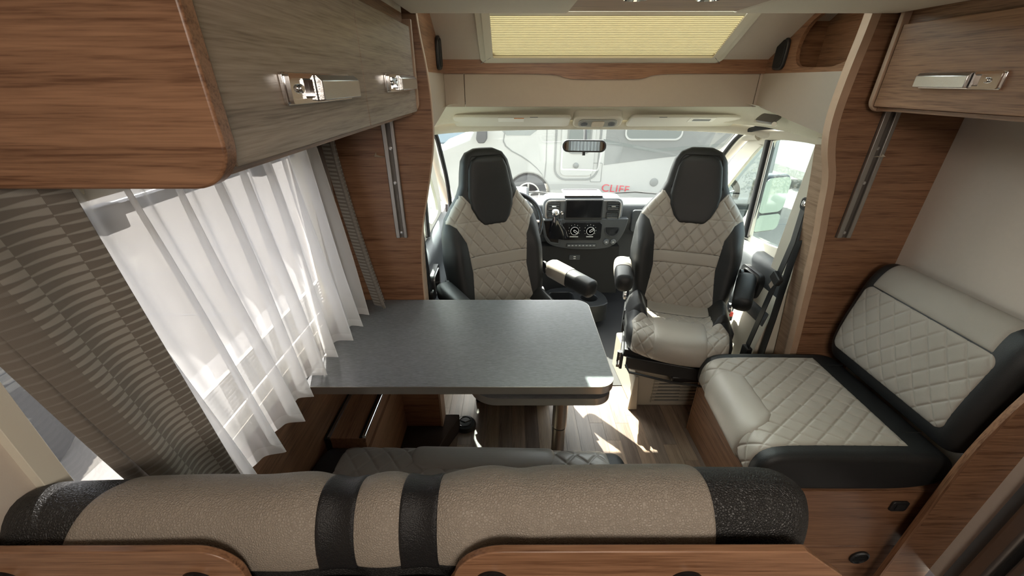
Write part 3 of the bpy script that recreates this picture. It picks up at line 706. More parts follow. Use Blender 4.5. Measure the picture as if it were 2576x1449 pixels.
# ------------------------------------------------------------------ windscreen
WS = [(-.47, 2.30, 1.34), (1.29, 2.30, 1.34), (1.31, 3.10, .70), (-.49, 3.10, .70)]
w3 = thing('window_3', None, None, (.42, 3.0, .78), kind='structure')
nx, ny = 16, 8; v = []; f = []
for j in range(ny+1):
    for i in range(nx+1):
        a = i/nx; b = j/ny
        p = (Vector(WS[0])*(1-a)+Vector(WS[1])*a)*(1-b)+(Vector(WS[3])*(1-a)+Vector(WS[2])*a)*b
        p.y += .10*(1-(2*a-1)**2); p.z += .02*(1-(2*a-1)**2)
        v.append(p)
for j in range(ny):
    for i in range(nx): q = j*(nx+1)+i; f.append([q, q+1, q+nx+2, q+nx+1])
obj('glazing', v, f, M['windscreen'], w3)
for s, xt, xb in ((-1, -.475, -.51), (1, 1.295, 1.33)):
    MB().tube([(xt, 2.22, 1.31), (xt+.0, 2.38, 1.29), (xb, 2.75, 1.02), (xb-.01*s, 3.1, .74)], [.035, .04, .045, .05], 12).build('pillar', M['plastic_cream'], w3)
    MB().tube([(xt-s*.03, 2.40, 1.305), (xb-s*.035, 2.77, 1.0), (xb-s*.045, 3.08, .75)], .008, 8).build('seal', M['rubber'], w3)
# wipers outside
for (xa, xb_) in ((.75, 1.25), (-.1, .45)):
    MB().tube([(xa, 3.28, .735), ((xa+xb_)/2, 3.25, .755), (xb_, 3.22, .74)], .007, 8).build('wiper', M['rubber'], w3)

# ------------------------------------------------------------------ cab doors
def cab_door(name, x, s):
    """s=+1 right door (inner side faces -x)"""
    t = thing(name, None, None, (x, 2.0, 0), kind='structure')
    c0, c1 = sorted((x, x+s*.018))
    outer = chaikin([(1.505, .0), (2.62, .0), (2.62, .74), (2.60, .95), (2.36, 1.24), (2.20, 1.325), (2.0, 1.345), (1.505, 1.345)], 1, True)
    mainw = chaikin([(1.80, .83), (2.055, .805), (2.075, .81), (2.105, 1.27), (2.09, 1.30), (1.80, 1.315), (1.765, 1.30), (1.765, .86)], 2, True)
    quart = chaikin([(2.135, .81), (2.50, .80), (2.52, .86), (2.36, 1.07), (2.20, 1.25), (2.16, 1.262), (2.14, 1.25)], 2, True)
    plate('door_frame', M['plastic_cream'], outer, [mainw, quart], 0, c0, c1, t, bevel=.006)
    q0, q1 = sorted((x+s*.019, x+s*.022))
    plate('pane', M['door_glass'], [(1.75, .78), (2.115, .78), (2.115, 1.33), (1.75, 1.33)], [], 0, q0, q1, t)
    plate('quarter_pane', M['door_glass'], [(2.12, .78), (2.56, .78), (2.54, .9), (2.36, 1.10), (2.2, 1.29), (2.12, 1.29)], [], 0, q0, q1, t)
    # window divider
    MB().tube([(x+s*.006, 2.100, .79), (x+s*.006, 2.125, 1.29)], .026, 12).build('divider', M['plastic_black'], t)
    MB().tube([(x-s*.004, 2.072, .80), (x-s*.004, 2.097, 1.29)], .006, 8).build('divider_trim', M['alu'], t)
    # black rubber seal arching over the door
    arc = [(2.66, .78), (2.60, .98), (2.46, 1.15), (2.33, 1.29), (2.20, 1.345), (2.0, 1.365), (1.75, 1.362)]
    arc = chaikin(arc, 3)
    MB().tube([(x-s*(.012+.045*max(0, min(1, (a-2.1)/.2))), a, b) for a, b in arc], .013, 8).build('door_seal', M['rubber'], t)
    # dark inner trim with armrest and pocket
    mb = MB(); prof = chaikin([(x-s*.0, .78), (x-s*.05, .775), (x-s*.07, .73), (x-s*.06, .60), (x-s*.10, .56), (x-s*.10, .50), (x-s*.04, .46), (x-s*.05, .2), (x-s*.10, .16), (x-s*.09, .02), (x, .02)], 1)
    mb.prism(prof, 1, 1.62, 2.62); mb.build('door_trim', M['plastic_dark'], t, bevel=.004)
    plate('pull_handle', M['plastic_black'], rrect(1.74, 1.92, .585, .715, .03), [rrect(1.765, 1.895, .60, .695, .02)], 0, *sorted((x-s*.09, x-s*.065)), t, bevel=.004)
    plate('handle_rim', M['silver'], rrect(1.76, 1.90, .597, .70, .022), [rrect(1.766, 1.894, .602, .695, .02)], 0, *sorted((x-s*.094, x-s*.09)), t)
    MB().box(*sorted((x-s*.075, x-s*.06)), 2.25, 2.42, .66, .74).build('door_vent', M['rubber'], t, bevel=.004)
    return t
cab_door('door_1', XCL, -1); cab_door('door_2', XCR, 1)
# outside mirrors
def wing_mirror(x, s, label):
    t = thing('wing_mirror', label, 'mirror', (x+s*.2, 2.35, .80))
    Mv = Matrix.Translation((x+s*.21, 2.36, .90)) @ Matrix.Rotation(s*R(18), 4, 'Z') @ Matrix.Scale(.85, 4)
    MB().prism(rrect(-.13, .13, -.21, .20, .06, 8), 1, 0, .10, Mv).build('housing', M['plastic_black'], t, bevel=.02, seg=3)
    MB().prism(rrect(-.115, .115, -.06, .185, .05, 8), 1, -.004, 0, Mv).build('mirror_glass', M['wing_glass'], t)
    MB().prism(rrect(-.115, .115, -.195, -.075, .04, 8), 1, -.004, 0, Mv).build('wide_angle_glass', M['wing_glass'], t)
    MB().tube([(x+s*.04, 2.30, .80), (x+s*.13, 2.36, .83), (x+s*.2, 2.42, .86)], .028, 10).build('arm', M['plastic_black'], t)
wing_mirror(XCR+.05, 1, 'black framed wing mirror outside the passenger door window')
wing_mirror(XCL-.05, -1, 'black framed wing mirror outside the driver door window')

# B pillar trims (cream) below the partition on the right, with the belt of the passenger seat
bp = struct(MB().prism([(1.60, 0), (1.76, 0), (1.75, .8), (1.72, 1.35), (1.60, 1.35)], 0, 1.235, 1.29).prism(chaikin([(1.235, 0), (1.19, .0), (1.17, .35), (1.20, .55), (1.235, .7)], 2), 1, 1.60, 1.86).build('trim_13', M['plastic_cream'], bevel=.01))
struct(MB().prism([(1.505, 0), (1.78, 0), (1.75, .8), (1.72, 1.35), (1.49, 1.35)], 0, -.47, -.43).build('trim_14', M['plastic_cream'], bevel=.01))
t = thing('seat_belt', 'black seat belt hanging on the cream pillar beside the passenger seat', 'seat belt', (1.21, 1.66, .3))
a0 = P(2037, 512, 0, 1.215)
MB().box(1.222, 1.237, a0.y-.004, a0.y+.012, a0.z-.01, a0.z+.16).build('height_slot', M['alu_dark'], t)
MB().box(1.205, 1.235, a0.y-.013, a0.y+.015, a0.z+.035, a0.z+.06).build('height_adjuster', M['plastic_black'], t, bevel=.004)
MB().prism(rrect(a0.y-.032, a0.y+.032, a0.z-.03, a0.z+.022, .016), 0, 1.198, 1.222).build('guide', M['plastic_black'], t, bevel=.004)
MB().lathe([(.013, 0), (.013, .006), (.006, .009)], Matrix.Translation((1.197, a0.y, a0.z)) @ Matrix.Rotation(-PI/2, 4, 'Y'), 16).build('bolt', M['chrome'], t)
e1 = P(1955, 700, 0, 1.16); e2 = P(1880, 870, 0, 1.13)
ribbon('shoulder_webbing', M['webbing'], t, [a0+Vector((-.012, .01, -.03)), (a0+e1)/2+Vector((.0, 0, 0)), e1, (e1+e2)/2, e2], .046, (.25, .97, 0))
e3 = P(1945, 800, 0, 1.19)
ribbon('retractor_webbing', M['webbing'], t, [a0+Vector((0, -.012, -.03)), (a0+e3)/2, e3, e3+Vector((0, 0, -.25))], .046, (.1, .97, 0))
Mt = Matrix.Translation(e1) @ Matrix.Rotation(R(25), 4, 'X')
MB().prism(rrect(-.03, .03, -.022, .022, .008), 0, -.014, .008, Mt).build('tongue', M['plastic_black'], t, bevel=.004)
MB().prism(rrect(-.012, .012, -.058, -.02, .003), 0, -.004, .0, Mt).build('tongue_blade', M['chrome'], t)
MB().box(e2.x-.015, e2.x+.015, e2.y-.025, e2.y+.02, e2.z-.07, e2.z).build('anchor', M['plastic_black'], t, bevel=.005)
# belt on the left pillar
t = thing('seat_belt', 'black seat belt running down the left pillar beside the driver seat', 'seat belt', (-.40, 1.62, .3))
ribbon('webbing', M['webbing'], t, [(-.405, 1.70, 1.10), (-.395, 1.70, .8), (-.385, 1.70, .55), (-.38, 1.70, .3)], .046, (.1, 1, 0))
MB().prism(rrect(1.68, 1.72, .60, .66, .008), 0, -.40, -.375).build('tongue', M['plastic_black'], t, bevel=.004)
MB().prism(rrect(1.69, 1.71, .56, .60, .003), 0, -.39, -.385).build('tongue_blade', M['chrome'], t)

# ------------------------------------------------------------------ dashboard
DY = 2.74
db = thing('dashboard', 'dark grey dashboard with touch screen, vents and climate controls', 'dashboard', (.42, 2.85, .2))
prof = [(3.12, .698), (2.92, .748), (2.80, .755), (2.745, .73), (2.74, .62), (2.76, .55), (2.82, .50), (2.86, .3), (2.88, .1), (3.12, .1)]
MB().prism(chaikin(prof, 2, True), 0, XCL+.02, XCR-.02).build('main_body', M['plastic_dark'], db, bevel=.004)
# centre stack
def on(u, v, y=DY-.03): return P(u, v, 1, y)
cA, cB = on(1368, 500), on(1562, 560)
st = MB().prism(rrect(on(1366, 0).x if False else .215, .765, .635, .80, .045), 1, DY-.03, DY+.12).build('centre_stack', M['plastic_grey'], db, bevel=.012, seg=3)
lowp = chaikin([(.215, .66), (.225, .52), (.27, .46), (.42, .43), (.66, .43), (.74, .47), (.79, .55), (.81, .66)], 2)
MB().prism(lowp, 1, DY-.045, DY+.10).build('console', M['plastic_dark'], db, bevel=.008, seg=3)
plate('chrome_trim', M['silver'], rrect(.228, .752, .643, .788, .04), [rrect(.2385, .7415, .6535, .7775, .034)], 1, DY-.036, DY-.03, db, bevel=.002)
# screen
MB().prism(rrect(.362, .622, .655, .795, .008), 1, DY-.055, DY-.03).build('screen_housing', M['plastic_black'], db, bevel=.004)
MB().prism(rrect(.372, .612, .672, .787, .004), 1, DY-.057, DY-.055).build('screen', M['gloss_black'], db)
MB().prism(rrect(.36, .62, .795, .812, .006), 1, DY-.02, DY+.16).build('storage_tray', M['plastic_black'], db, bevel=.004)
plate('tray_rim', M['silver'], rrect(.355, .625, DY-.025, DY+.165, .02), [rrect(.365, .615, DY-.015, DY+.155, .015)], 2, .812, .816, db)
MB().lathe([(.012, 0), (.012, .012), (.006, .014)], Matrix.Translation((.343, DY-.03, .70)) @ Matrix.Rotation(PI/2, 4, 'X'), 20).build('volume_knob', M['chrome'], db)
def vent(xc, zc, hw, hh):
    v_ = plate('air_vent', M['plastic_black'], rrect(xc-hw, xc+hw, zc-hh, zc+hh, .012), [rrect(xc-hw+.007, xc+hw-.007, zc-hh+.007, zc+hh-.007, .008)], 1, DY-.044, DY-.028, db, bevel=.002)
    MB().box(xc-hw+.005, xc+hw-.005, DY-.0305, DY-.0295, zc-hh+.005, zc+hh-.005).build('vent_back', M['rubber'], v_)
    for k in range(4):
        z = zc-hh+.014+k*(2*hh-.028)/3
        MB().box(xc-hw+.006, xc+hw-.006, DY-.041, DY-.032, z-.0018, z+.0018).build('louvre', M['silver'] if k == 0 else M['plastic_grey'], v_)
    return v_
for xc in (.288, .695):
    v_ = vent(xc, .745, .044, .032); MB().box(xc-.014, xc+.014, DY-.046, DY-.041, .742, .750).build('tab', M['silver'], v_)
    vent(xc, .678, .044, .028)
# climate panel
MB().prism(rrect(.352, .628, .505, .636, .02), 1, DY-.052, DY-.04).build('climate_panel', M['gloss_black'], db, bevel=.003)
for xc in (.437, .548):
    Mk = Matrix.Translation((xc, DY-.052, .578)) @ Matrix.Rotation(PI/2, 4, 'X')
    k = MB().lathe([(.030, 0), (.030, .004), (.026, .016), (.001, .016)], Mk, 28).build('climate_knob', M['plastic_black'], db)
    MB().lathe([(.0265, .0165), (.0265, .0175), (.0295, .0175), (.0295, .0165)], Mk, 28).build('knob_ring', M['white_mark'], k)
    ang = -35 if xc < .5 else 35
    Mk2 = Mk @ Matrix.Translation((0, 0, .016)) @ Matrix.Rotation(R(ang), 4, 'Z')
    plate('knob_pointer', M['white_mark'], rrect(-.010, .026, -.008, .008, .0075), [rrect(-.006, .022, -.0045, .0045, .004)], 2, 0, .004, k, M=Mk2)
    for q in range(9):
        a = R(215-31*q); MB().box(-.0018, .0018, -.0018, .0018, 0, .001, Mk @ Matrix.Translation((.041*math.cos(a), .041*math.sin(a), 0))).build('scale_mark', M['white_mark'], k)
for u, hw in ((1447, .03), (1492, .024)):
    xx = .437 if u < 1470 else .548
    MB().box(xx-hw, xx+hw, DY-.053, DY-.052, .528, .534).build('label_mark', M['white_mark'], db)
# button row
br = MB().prism(rrect(.388, .602, .452, .478, .008), 1, DY-.052, DY-.042).build('button_row', M['plastic_black'], db, bevel=.002)
for k in range(8): MB().box(.394+.0255*k, .417+.0255*k, DY-.056, DY-.052, .457, .473).build('button', M['plastic_grey'], br, bevel=.001)
for k in range(8): MB().box(.403+.0255*k, .409+.0255*k, DY-.0566, DY-.056, .464, .468).build('button_mark', M['white_mark'], br)
# cup holder and sockets
Mc = Matrix.Translation((.700, DY-.045, .585)) @ Matrix.Rotation(R(70), 4, 'X')
MB().lathe([(.052, -.004), (.052, .004), (.046, .004), (.044, -.02), (.001, -.02)], Mc, 28).build('cup_holder', M['plastic_black'], db)
MB().lathe([(.044, .0042), (.001, .0042)], Mc, 28).build('cup_well', M['rubber'], db)
for xc in (.670, .718):
    Mk = Matrix.Translation((xc, DY-.045, .492)) @ Matrix.Rotation(PI/2, 4, 'X')
    MB().lathe([(.021, 0), (.021, .008), (.017, .012), (.001, .012)], Mk, 8).build('socket_cap', M['plastic_grey'], db)
    MB().box(xc-.006, xc+.006, DY-.058, DY-.057, .489, .495).build('socket_mark', M['white_mark'], db)
# lower centre: dark recess with socket plate, cup holder tray on the floor
MB().prism([(.20, .06), (.80, .06), (.78, .44), (.22, .44)], 1, DY-.005, DY+.2).build('lower_console', M['rubber'], db)
MB().prism(rrect(.42, .50, .335, .375, .005), 1, DY-.012, DY-.005).build('usb_plate', M['plastic_dark'], db, bevel=.002)
for q in (.347, .362): MB().box(.452, .468, DY-.014, DY-.012, q-.003, q+.003).build('usb_port', M['white_mark'], db)
tray = thing('floor_tray', 'black floor tray with cup holder in front of the lower dashboard', 'tray', (.44, 2.45, .1))
tp = chaikin([(.22, 2.38), (.66, 2.38), (.68, 2.55), (.60, 2.68), (.28, 2.68), (.20, 2.52)], 2, True)
plate('tray_body', M['plastic_black'], tp, [rrect(.27, .44, 2.44, 2.60, .03), [(.55+.06*math.cos(a*PI/12), 2.52+.06*math.sin(a*PI/12)) for a in range(24)]], 2, .10, .18, tray, bevel=.006)
MB().prism(tp, 2, .05, .11).build('tray_floor', M['plastic_black'], tray)
# gear lever
gk = on(1397, 552, DY-.13)
g = MB().lathe([(.001, -.026), (.016, -.022), (.026, -.008), (.028, .006), (.022, .02), (.010, .027), (.001, .028)], Matrix.Translation(gk), 24).build('gear_knob', M['chrome'], db)
MB().lathe([(.012, .0275), (.001, .0285)], Matrix.Translation(gk), 16).build('shift_pattern', M['gloss_black'], g)
MB().tube([gk+Vector((0, 0, -.02)), gk+Vector((0, .02, -.07))], .010, 10).build('gear_stalk', M['chrome'], db)
gb = on(1407, 625, DY-.055)
v = []; f = []; nn = 28; rws = 9
for j in range(rws):
    tt = j/(rws-1)
    c = (gk+Vector((0, .015, -.045)))*(1-tt)+Vector((gb.x, DY-.045, gb.z+.03))*tt
    for k in range(nn):
        a = 2*PI*k/nn; rr = (.016+.052*tt**.8)*(1+.14*math.sin(3*a+5*tt)*math.sin(PI*min(tt, .9))+.08*math.sin(7*a+tt*4))
        v.append(c+Vector((rr*math.cos(a), rr*.55*math.sin(a), rr*.75*math.sin(a)*.3-.02*tt*math.sin(a))))
for j in range(rws-1):
    for k in range(nn): f.append([j*nn+k, j*nn+(k+1) % nn, (j+1)*nn+(k+1) % nn, (j+1)*nn+k])
obj('gear_gaiter', v, f, M['gloss_black'], db)
plate('gaiter_frame', M['plastic_dark'], [(.21, .655), (.345, .655), (.34, .47), (.27, .48), (.235, .53)], [[(.222, .645), (.332, .645), (.328, .485), (.275, .492), (.245, .535)]], 1, DY-.056, DY-.046, db, bevel=.003)
MB().prism([(.222, .645), (.332, .645), (.328, .485), (.275, .492), (.245, .535)], 1, DY-.05, DY-.047).build('gaiter_base', M['gloss_black'], db)
# glove box line and instrument hood on the driver side
MB().prism(rrect(.84, 1.24, .55, .71, .02), 1, DY-.012, DY+.02).build('glove_box_lid', M['plastic_dark'], db, bevel=.006)
MB().prism([(DY-.05, .75), (DY+.15, .84), (DY+.25, .80), (DY+.2, .72), (DY, .70)], 0, -.28, .12).build('instrument_hood', M['plastic_black'], db, bevel=.02, seg=3)
MB().box(-.38, -.32, DY-.01, DY+.03, .62, .73).build('side_vent', M['rubber'], db, bevel=.006)
db.location.z += .045
# steering wheel
sw = thing('steering_wheel', 'black steering wheel partly hidden behind the driver seat', 'steering wheel', (-.03, 2.52, .72))
Msw = Matrix.Translation((-.0, 2.52, .74)) @ Matrix.Rotation(R(-32), 4, 'X')
rim = [Msw @ Vector((.19*math.cos(a*PI/24), .0, .19*math.sin(a*PI/24))) for a in range(49)]
MB().tube(rim, .016, 12, caps=False).build('rim', M['gloss_black'], sw)
Ml = Msw @ Matrix.Rotation(-PI/2, 4, 'X')
MB().lathe([(.001, -.03), (.06, -.02), (.07, .0), (.06, .03)], Msw @ Matrix.Rotation(-PI/2, 4, 'X')).build('hub', M['plastic_dark'], sw)
for a in (0, 180, 270):
    MB().tube([Msw @ Vector((.05*math.cos(R(a)), .01, .05*math.sin(R(a)))), Msw @ Vector((.185*math.cos(R(a)), 0, .185*math.sin(R(a))))], [.018, .011], 8).build('spoke', M['silver'], sw)
MB().tube([(-.0, 2.56, .72), (-.0, 2.80, .60)], .04, 12).build('column', M['plastic_black'], sw)

# firewall under the windscreen and cab front outside (bonnet)
struct(MB().box(XCL-.06, XCR+.06, 3.14, 3.18, -.05, .70).build('wall_front', M['plastic_black']))
#@@PART2@@
# ------------------------------------------------------------------ swivelled captain seats
def bowl(x, y, c): return x
def captain(label, loc, rot, left_pose, right_pose, base=True):
    t = thing('captain_seat', label, 'seat', (loc[0], loc[1], 0), rot, 'swivelled cab seats')
    SK = .0
    zk = np.array([.44, .50, .60, .75, .88, .95, 1.00, 1.05, 1.10, 1.16, 1.21, 1.245, 1.262])
    wk = np.array([.225, .245, .262, .272, .262, .240, .205, .165, .142, .132, .120, .094, .05])
    dk = np.array([.05, .06, .065, .065, .06, .055, .052, .05, .05, .05, .048, .038, .02])
    def W(z): return np.interp(z, zk, wk)
    def Dp(z): return np.interp(z, zk, dk)
    def yl(z): return .17+(np.asarray(z)-.48)*.215
    def bol(x, z):
        s = np.clip((.95-z)/.14, 0, 1)*np.clip((z-.47)/.06, 0, 1)
        return .050*s*np.exp(-(((np.abs(x)/W(z))-.80)/.20)**2)
    def front(x, z):
        q = np.clip(np.abs(x)/W(z), 0, 1)
        return yl(z)-Dp(z)*(1-q**3.2)**(1/3.2)-bol(x, z)*(1-np.clip(q-.9, 0, .1)*10)**.5
    # shell
    zz = np.linspace(.44, 1.262, 46); nn = 56; V = []; F = []
    for z in zz:
        for k in range(nn):
            a = 2*PI*k/nn; c = math.cos(a); s = math.sin(a)
            x = W(z)*math.copysign(abs(c)**.7, c)
            y = front(x, z) if s < 0 else yl(z)+Dp(z)*abs(s)**.6
            V.append((x, float(y), z))
    m = len(zz)
    for i in range(m-1):
        for k in range(nn): F.append([i*nn+k, i*nn+(k+1) % nn, (i+1)*nn+(k+1) % nn, (i+1)*nn+k])
    F += [list(range(nn))[::-1], [(m-1)*nn+k for k in range(nn)]]
    bk = obj('backrest', V, F, M['seat_black'], t, local=True)
    def Mf(A, B, h): return (A, front(A, B)-h, B)
    qf = quilt(.066, .086)
    def inner(z): return float(np.interp(z, [.45, .55, .70, .85, .92, .945], [.175, .165, .150, .165, .20, .24]))
    def hiU(z): return min(inner(z), float(W(z))*.985)
    # black centre pad of the head restraint: trapezoid below, rounded top
    def hp(z): return float(np.interp(z, [.915, .925, .95, 1.0, 1.05, 1.10, 1.18, 1.215, 1.235], [.052, .068, .088, .112, .120, .116, .104, .086, .050]))
    sheet('lower_quilting', M['seat_beige'], bk, .465, .7155, lambda z: -hiU(z), hiU, Mf, 120, 100, .007, .006, .0005, qf, True)
    sheet('plain_band', M['seat_beige'], bk, .7152, .7758, lambda z: -hiU(z), hiU, Mf, 60, 26, .0055, .004, .0002, None, True)
    sheet('upper_quilting', M['seat_beige'], bk, .7755, .945, lambda z: -hiU(z), hiU, Mf, 120, 70, .007, .006, .0005, qf, True)
    # quilted shoulders either side of the head pad
    def sh_o(z): return float(W(z))*.995
    for s in (-1, 1):
        def lo(z, s=s):
            i = hp(z)-.004; o = sh_o(z); top = 1.075
            o2 = o if z < 1.0 else o
            i2 = max(i, float(np.interp(z, [.94, 1.0, 1.07], [.0, .095, .150])))
            return (-o2 if s < 0 else min(i2, o2-.002))
        def hi(z, s=s):
            i = hp(z)-.004; o = sh_o(z)
            i2 = max(i, float(np.interp(z, [.94, 1.0, 1.07], [.0, .095, .150])))
            return (-min(i2, o-.002) if s < 0 else o)
        sheet('shoulder_quilting', M['seat_beige'], bk, .935, 1.062, lo, hi, Mf, 70, 60, .007, .006, .003, qf, True)
    sheet('head_pad', M['seat_black'], bk, .915, 1.235, lambda z: -hp(z), hp, Mf, 50, 80, .012, .006, .004, None, True)
    # piping line round the head restraint
    pp = [(x, float(front(x, z))-.002, z) for x, z in [(-W(z)*.80, z) for z in np.linspace(1.08, 1.215, 10)]+[(x, 1.236-.3*x*x) for x in np.linspace(-.075, .075, 10)]+[(W(z)*.80, z) for z in np.linspace(1.215, 1.08, 10)]]
    MB().tube(pp, .0018, 6).build('piping', M['rubber'], bk, local=True)
    # cushion
    prof = Prof([(.19, .50), (.0, .487), (-.14, .50), (-.22, .508), (-.275, .49), (-.29, .43), (-.265, .375), (-.20, .36), (.0, .36), (.19, .37), (.21, .43)], True, 3, start=(.0, .36))
    def mp(A, p, q):
        fr = np.clip((.05-p)/.3, 0, 1)
        side = .055*np.exp(-((np.abs(A)-.20)/.045)**2)*np.clip((q-.44)/.05, 0, 1)*np.clip((p+.16)/.08, 0, 1)*np.clip((.2-p)/.05, 0, 1)
        return (A*(1-.10*fr), p+.07*fr*(np.abs(A)/.26)**2.2, q+side)
    cm = bmesh_body = body('cushion', M['seat_black'], t, prof, -.262, .262, .05, mp, 40, 110, None, True)
    cu = t.children[-1]
    bB = prof.near(.19, .50); s0 = prof.near(.17, .50); s1 = prof.near(.02, .487); s2 = prof.near(-.275, .385)
    sg = 1 if s1 > s0 else -1
    # parameter runs from the back edge to the lower front edge
    def wq(b):   # widening towards the front
        return float(np.interp(b, [s0, s1, s1+.10, s1+.17, s2], [.15, .155, .172, .238, .235]))
    sheet('rear_band', M['seat_beige'], cu, s0, s1, lambda b: -.152, .152, cm, 60, 50, .005, .008, .003, None, True)
    sheet('quilted_surround', M['seat_beige'], cu, s1+.001, s2, lambda b: -wq(b), wq, cm, 200, 130, .008, .010, .003, quilt(.062, .078), True)
    c0 = s1+.075
    def cw(b):
        x = min(1, max(0, (b-c0)/.05)); return float(.085+.05*math.sqrt(max(0, 1-(1-x)**2)))
    sheet('centre_pad', M['seat_beige'], cu, c0, s2-.004, lambda b: -cw(b), cw, cm, 70, 80, .014, .012, .006, None, True)
    def bo(b):
        q = (b-s0)/(s1+.13-s0); return math.sqrt(max(0.0, 1-abs(2*q-1)**3))
    sheet('side_bolster', M['seat_black'], cu, s0, s1+.13, lambda b: -.165-.09*bo(b), lambda b: -.150+.0*b, cm, 30, 60, .026, .022, .004, None, True)
    sheet('side_bolster', M['seat_black'], cu, s0, s1+.13, lambda b: .150, lambda b: .165+.09*bo(b), cm, 30, 60, .026, .022, .004, None, True)
    # frame, levers, pedestal
    MB().box(-.235, .235, -.19, .20, .325, .37).box(-.25, -.235, -.21, .20, .26, .35).box(.235, .25, -.21, .20, .26, .35).box(-.22, .22, -.21, -.19, .27, .34).build('seat_frame', M['plastic_black'], t, local=True, bevel=.004)
    MB().tube([(-.22, -.24, .315), (-.20, -.275, .30), (.0, -.285, .295), (.20, -.275, .30), (.22, -.24, .315)], .006, 8).build('slide_bar', M['plastic_black'], t, local=True)
    MB().tube([(-.255, -.20, .36), (-.255, -.20, .30)], .012, 10).box(-.265, -.245, -.23, -.17, .285, .30).build('swivel_lever', M['chrome'], t, local=True)
    MB().box(-.262, -.244, .02, .19, .33, .47).build('side_cover', M['plastic_black'], t, local=True, bevel=.01)
    MB().box(.244, .262, -.05, .19, .33, .47).build('side_cover', M['plastic_black'], t, local=True, bevel=.01)
    MB().prism([(-.19, -.17), (.19, -.17), (.19, .19), (-.19, .19)], 2, .24, .27).build('swivel_plate', M['plastic_black'], t, local=True)
    # recliner hinge
    for s in (-1, 1):
        MB().lathe([(.03, -.006), (.03, .006), (.012, .012)], Matrix.Translation((s*.265, .17, .49)) @ Matrix.Rotation(s*PI/2, 4, 'Y'), 16).build('hinge', M['silver'], t, local=True)
    # armrests: rounded pads hinged on the backrest sides
    for s, pose in ((-1, left_pose), (1, right_pose)):
        if pose is None: continue
        Lg, ex, ey, zz0 = pose[:4]
        o = Vector((s*.305, .17, zz0)); Ma = Matrix.Translation(o) @ Matrix.Rotation(R(ey), 4, 'Z') @ Matrix.Rotation(R(ex), 4, 'X')
        pr_ = chaikin([(-.040, -.052), (.040, -.052), (.046, .02), (.028, .045), (-.028, .045), (-.046, .02)], 2, True)
        rows_ = []; n = len(pr_)
        sec = [(0.0, .55), (-.01, .85), (-.03, 1.0), (-Lg*.55, 1.0), (-Lg*.55-.003, 1.0), (-Lg+.02, .97), (-Lg+.012, .93), (-Lg, .62), (-Lg-.006, .2)]
        V = [Ma @ Vector((px*k, yy, pz*k)) for yy, k in sec for px, pz in pr_]
        F = [[i*n+k, i*n+(k+1) % n, (i+1)*n+(k+1) % n, (i+1)*n+k] for i in range(len(sec)-1) for k in range(n)]+[list(range(n))[::-1], [(len(sec)-1)*n+k for k in range(n)]]
        ar = obj('armrest', V, F, M['seat_black'], t, local=True)
        sec = [(-.002, .7), (-.012, .90), (-.03, 1.03), (-Lg*.42, 1.03), (-Lg*.5, 1.02)]
        V = [Ma @ Vector((px*k, yy, pz*k+.001)) for yy, k in sec for px, pz in pr_]
        F = [[i*n+k, i*n+(k+1) % n, (i+1)*n+(k+1) % n, (i+1)*n+k] for i in range(len(sec)-1) for k in range(n)]+[list(range(n))[::-1], [(len(sec)-1)*n+k for k in range(n)]]
        if len(pose) > 4: lab(obj('armrest_cover', V, F, M['seat_beige'], ar, local=True), 'beige leather half of the armrest cover')
        MB().lathe([(.034, 0), (.034, .012)], Matrix.Translation((s*.27, .17, zz0)) @ Matrix.Rotation(s*PI/2, 4, 'Y'), 16).build('armrest_pivot', M['plastic_black'], ar, local=True)
    return t
ps = captain('two tone captain seat on the passenger side, sunlit, above a louvred pedestal', (.838, 1.745), R(-17), (.25, 2, 6, .68, 1), (.20, 24, -12, .68))
ds = captain('two tone captain seat on the driver side, partly behind the table', (.005, 1.75), R(26), (.26, 2, 8, .64), (.32, 4, 14, .64, 1))
# buckle of the passenger seat
t = thing('belt_buckle', 'black belt buckle with red button beside the passenger seat', 'buckle', (1.12, 1.85, .45))
bq = P(1836, 782, 1, 1.84)
MB().box(-.013, .013, -.02, .02, -.05, .0, Matrix.Translation(bq)).build('buckle', M['plastic_black'], t, bevel=.004)
MB().box(-.010, .010, -.0215, -.010, -.022, .003, Matrix.Translation(bq)).build('release_button', M['red'], t, bevel=.002)
MB().tube([bq+Vector((0, 0, -.05)), bq+Vector((.01, .02, -.16))], .009, 8).build('stalk', M['plastic_black'], t)
# pedestals
for nm, cx, cy, lb in (('a', .835, 1.80, 'cream louvred pedestal box under the passenger seat'), ('b', .005, 1.82, 'dark pedestal box under the driver seat')):
    t = thing('seat_pedestal', lb, 'pedestal', (cx, cy, 0))
    col = M['pedestal'] if nm == 'a' else M['plastic_black']
    MB().prism([(-.20, -.17), (.20, -.17), (.22, .19), (-.22, .19)], 2, 0, .235, Matrix.Translation((cx, cy, 0))).build('box', col, t, bevel=.01)
    if nm == 'a':
        MB().prism([(.04, .0), (.17, .0), (.16, .13), (.05, .13)], 1, cy-.171-.004, cy-.168, Matrix.Translation((cx-.12, 0, .03))).build('louvre_panel', M['plastic_dark'], t)
        for k in range(7): MB().box(cx-.10, cx+.16, cy-.186, cy-.17, .038+.022*k, .046+.022*k).build('louvre', M['pedestal'], t, bevel=.001)
        MB().prism([(-.02, 0), (.03, 0), (.01, .22), (-.01, .22)], 1, cy-.20, cy-.16, Matrix.Translation((cx-.20, 0, 0))).build('corner_cover', col, t, bevel=.006)
        MB().box(cx-.05, cx+.24, cy-.25, cy-.16, .225, .262).build('console', M['plastic_black'], t, bevel=.008)

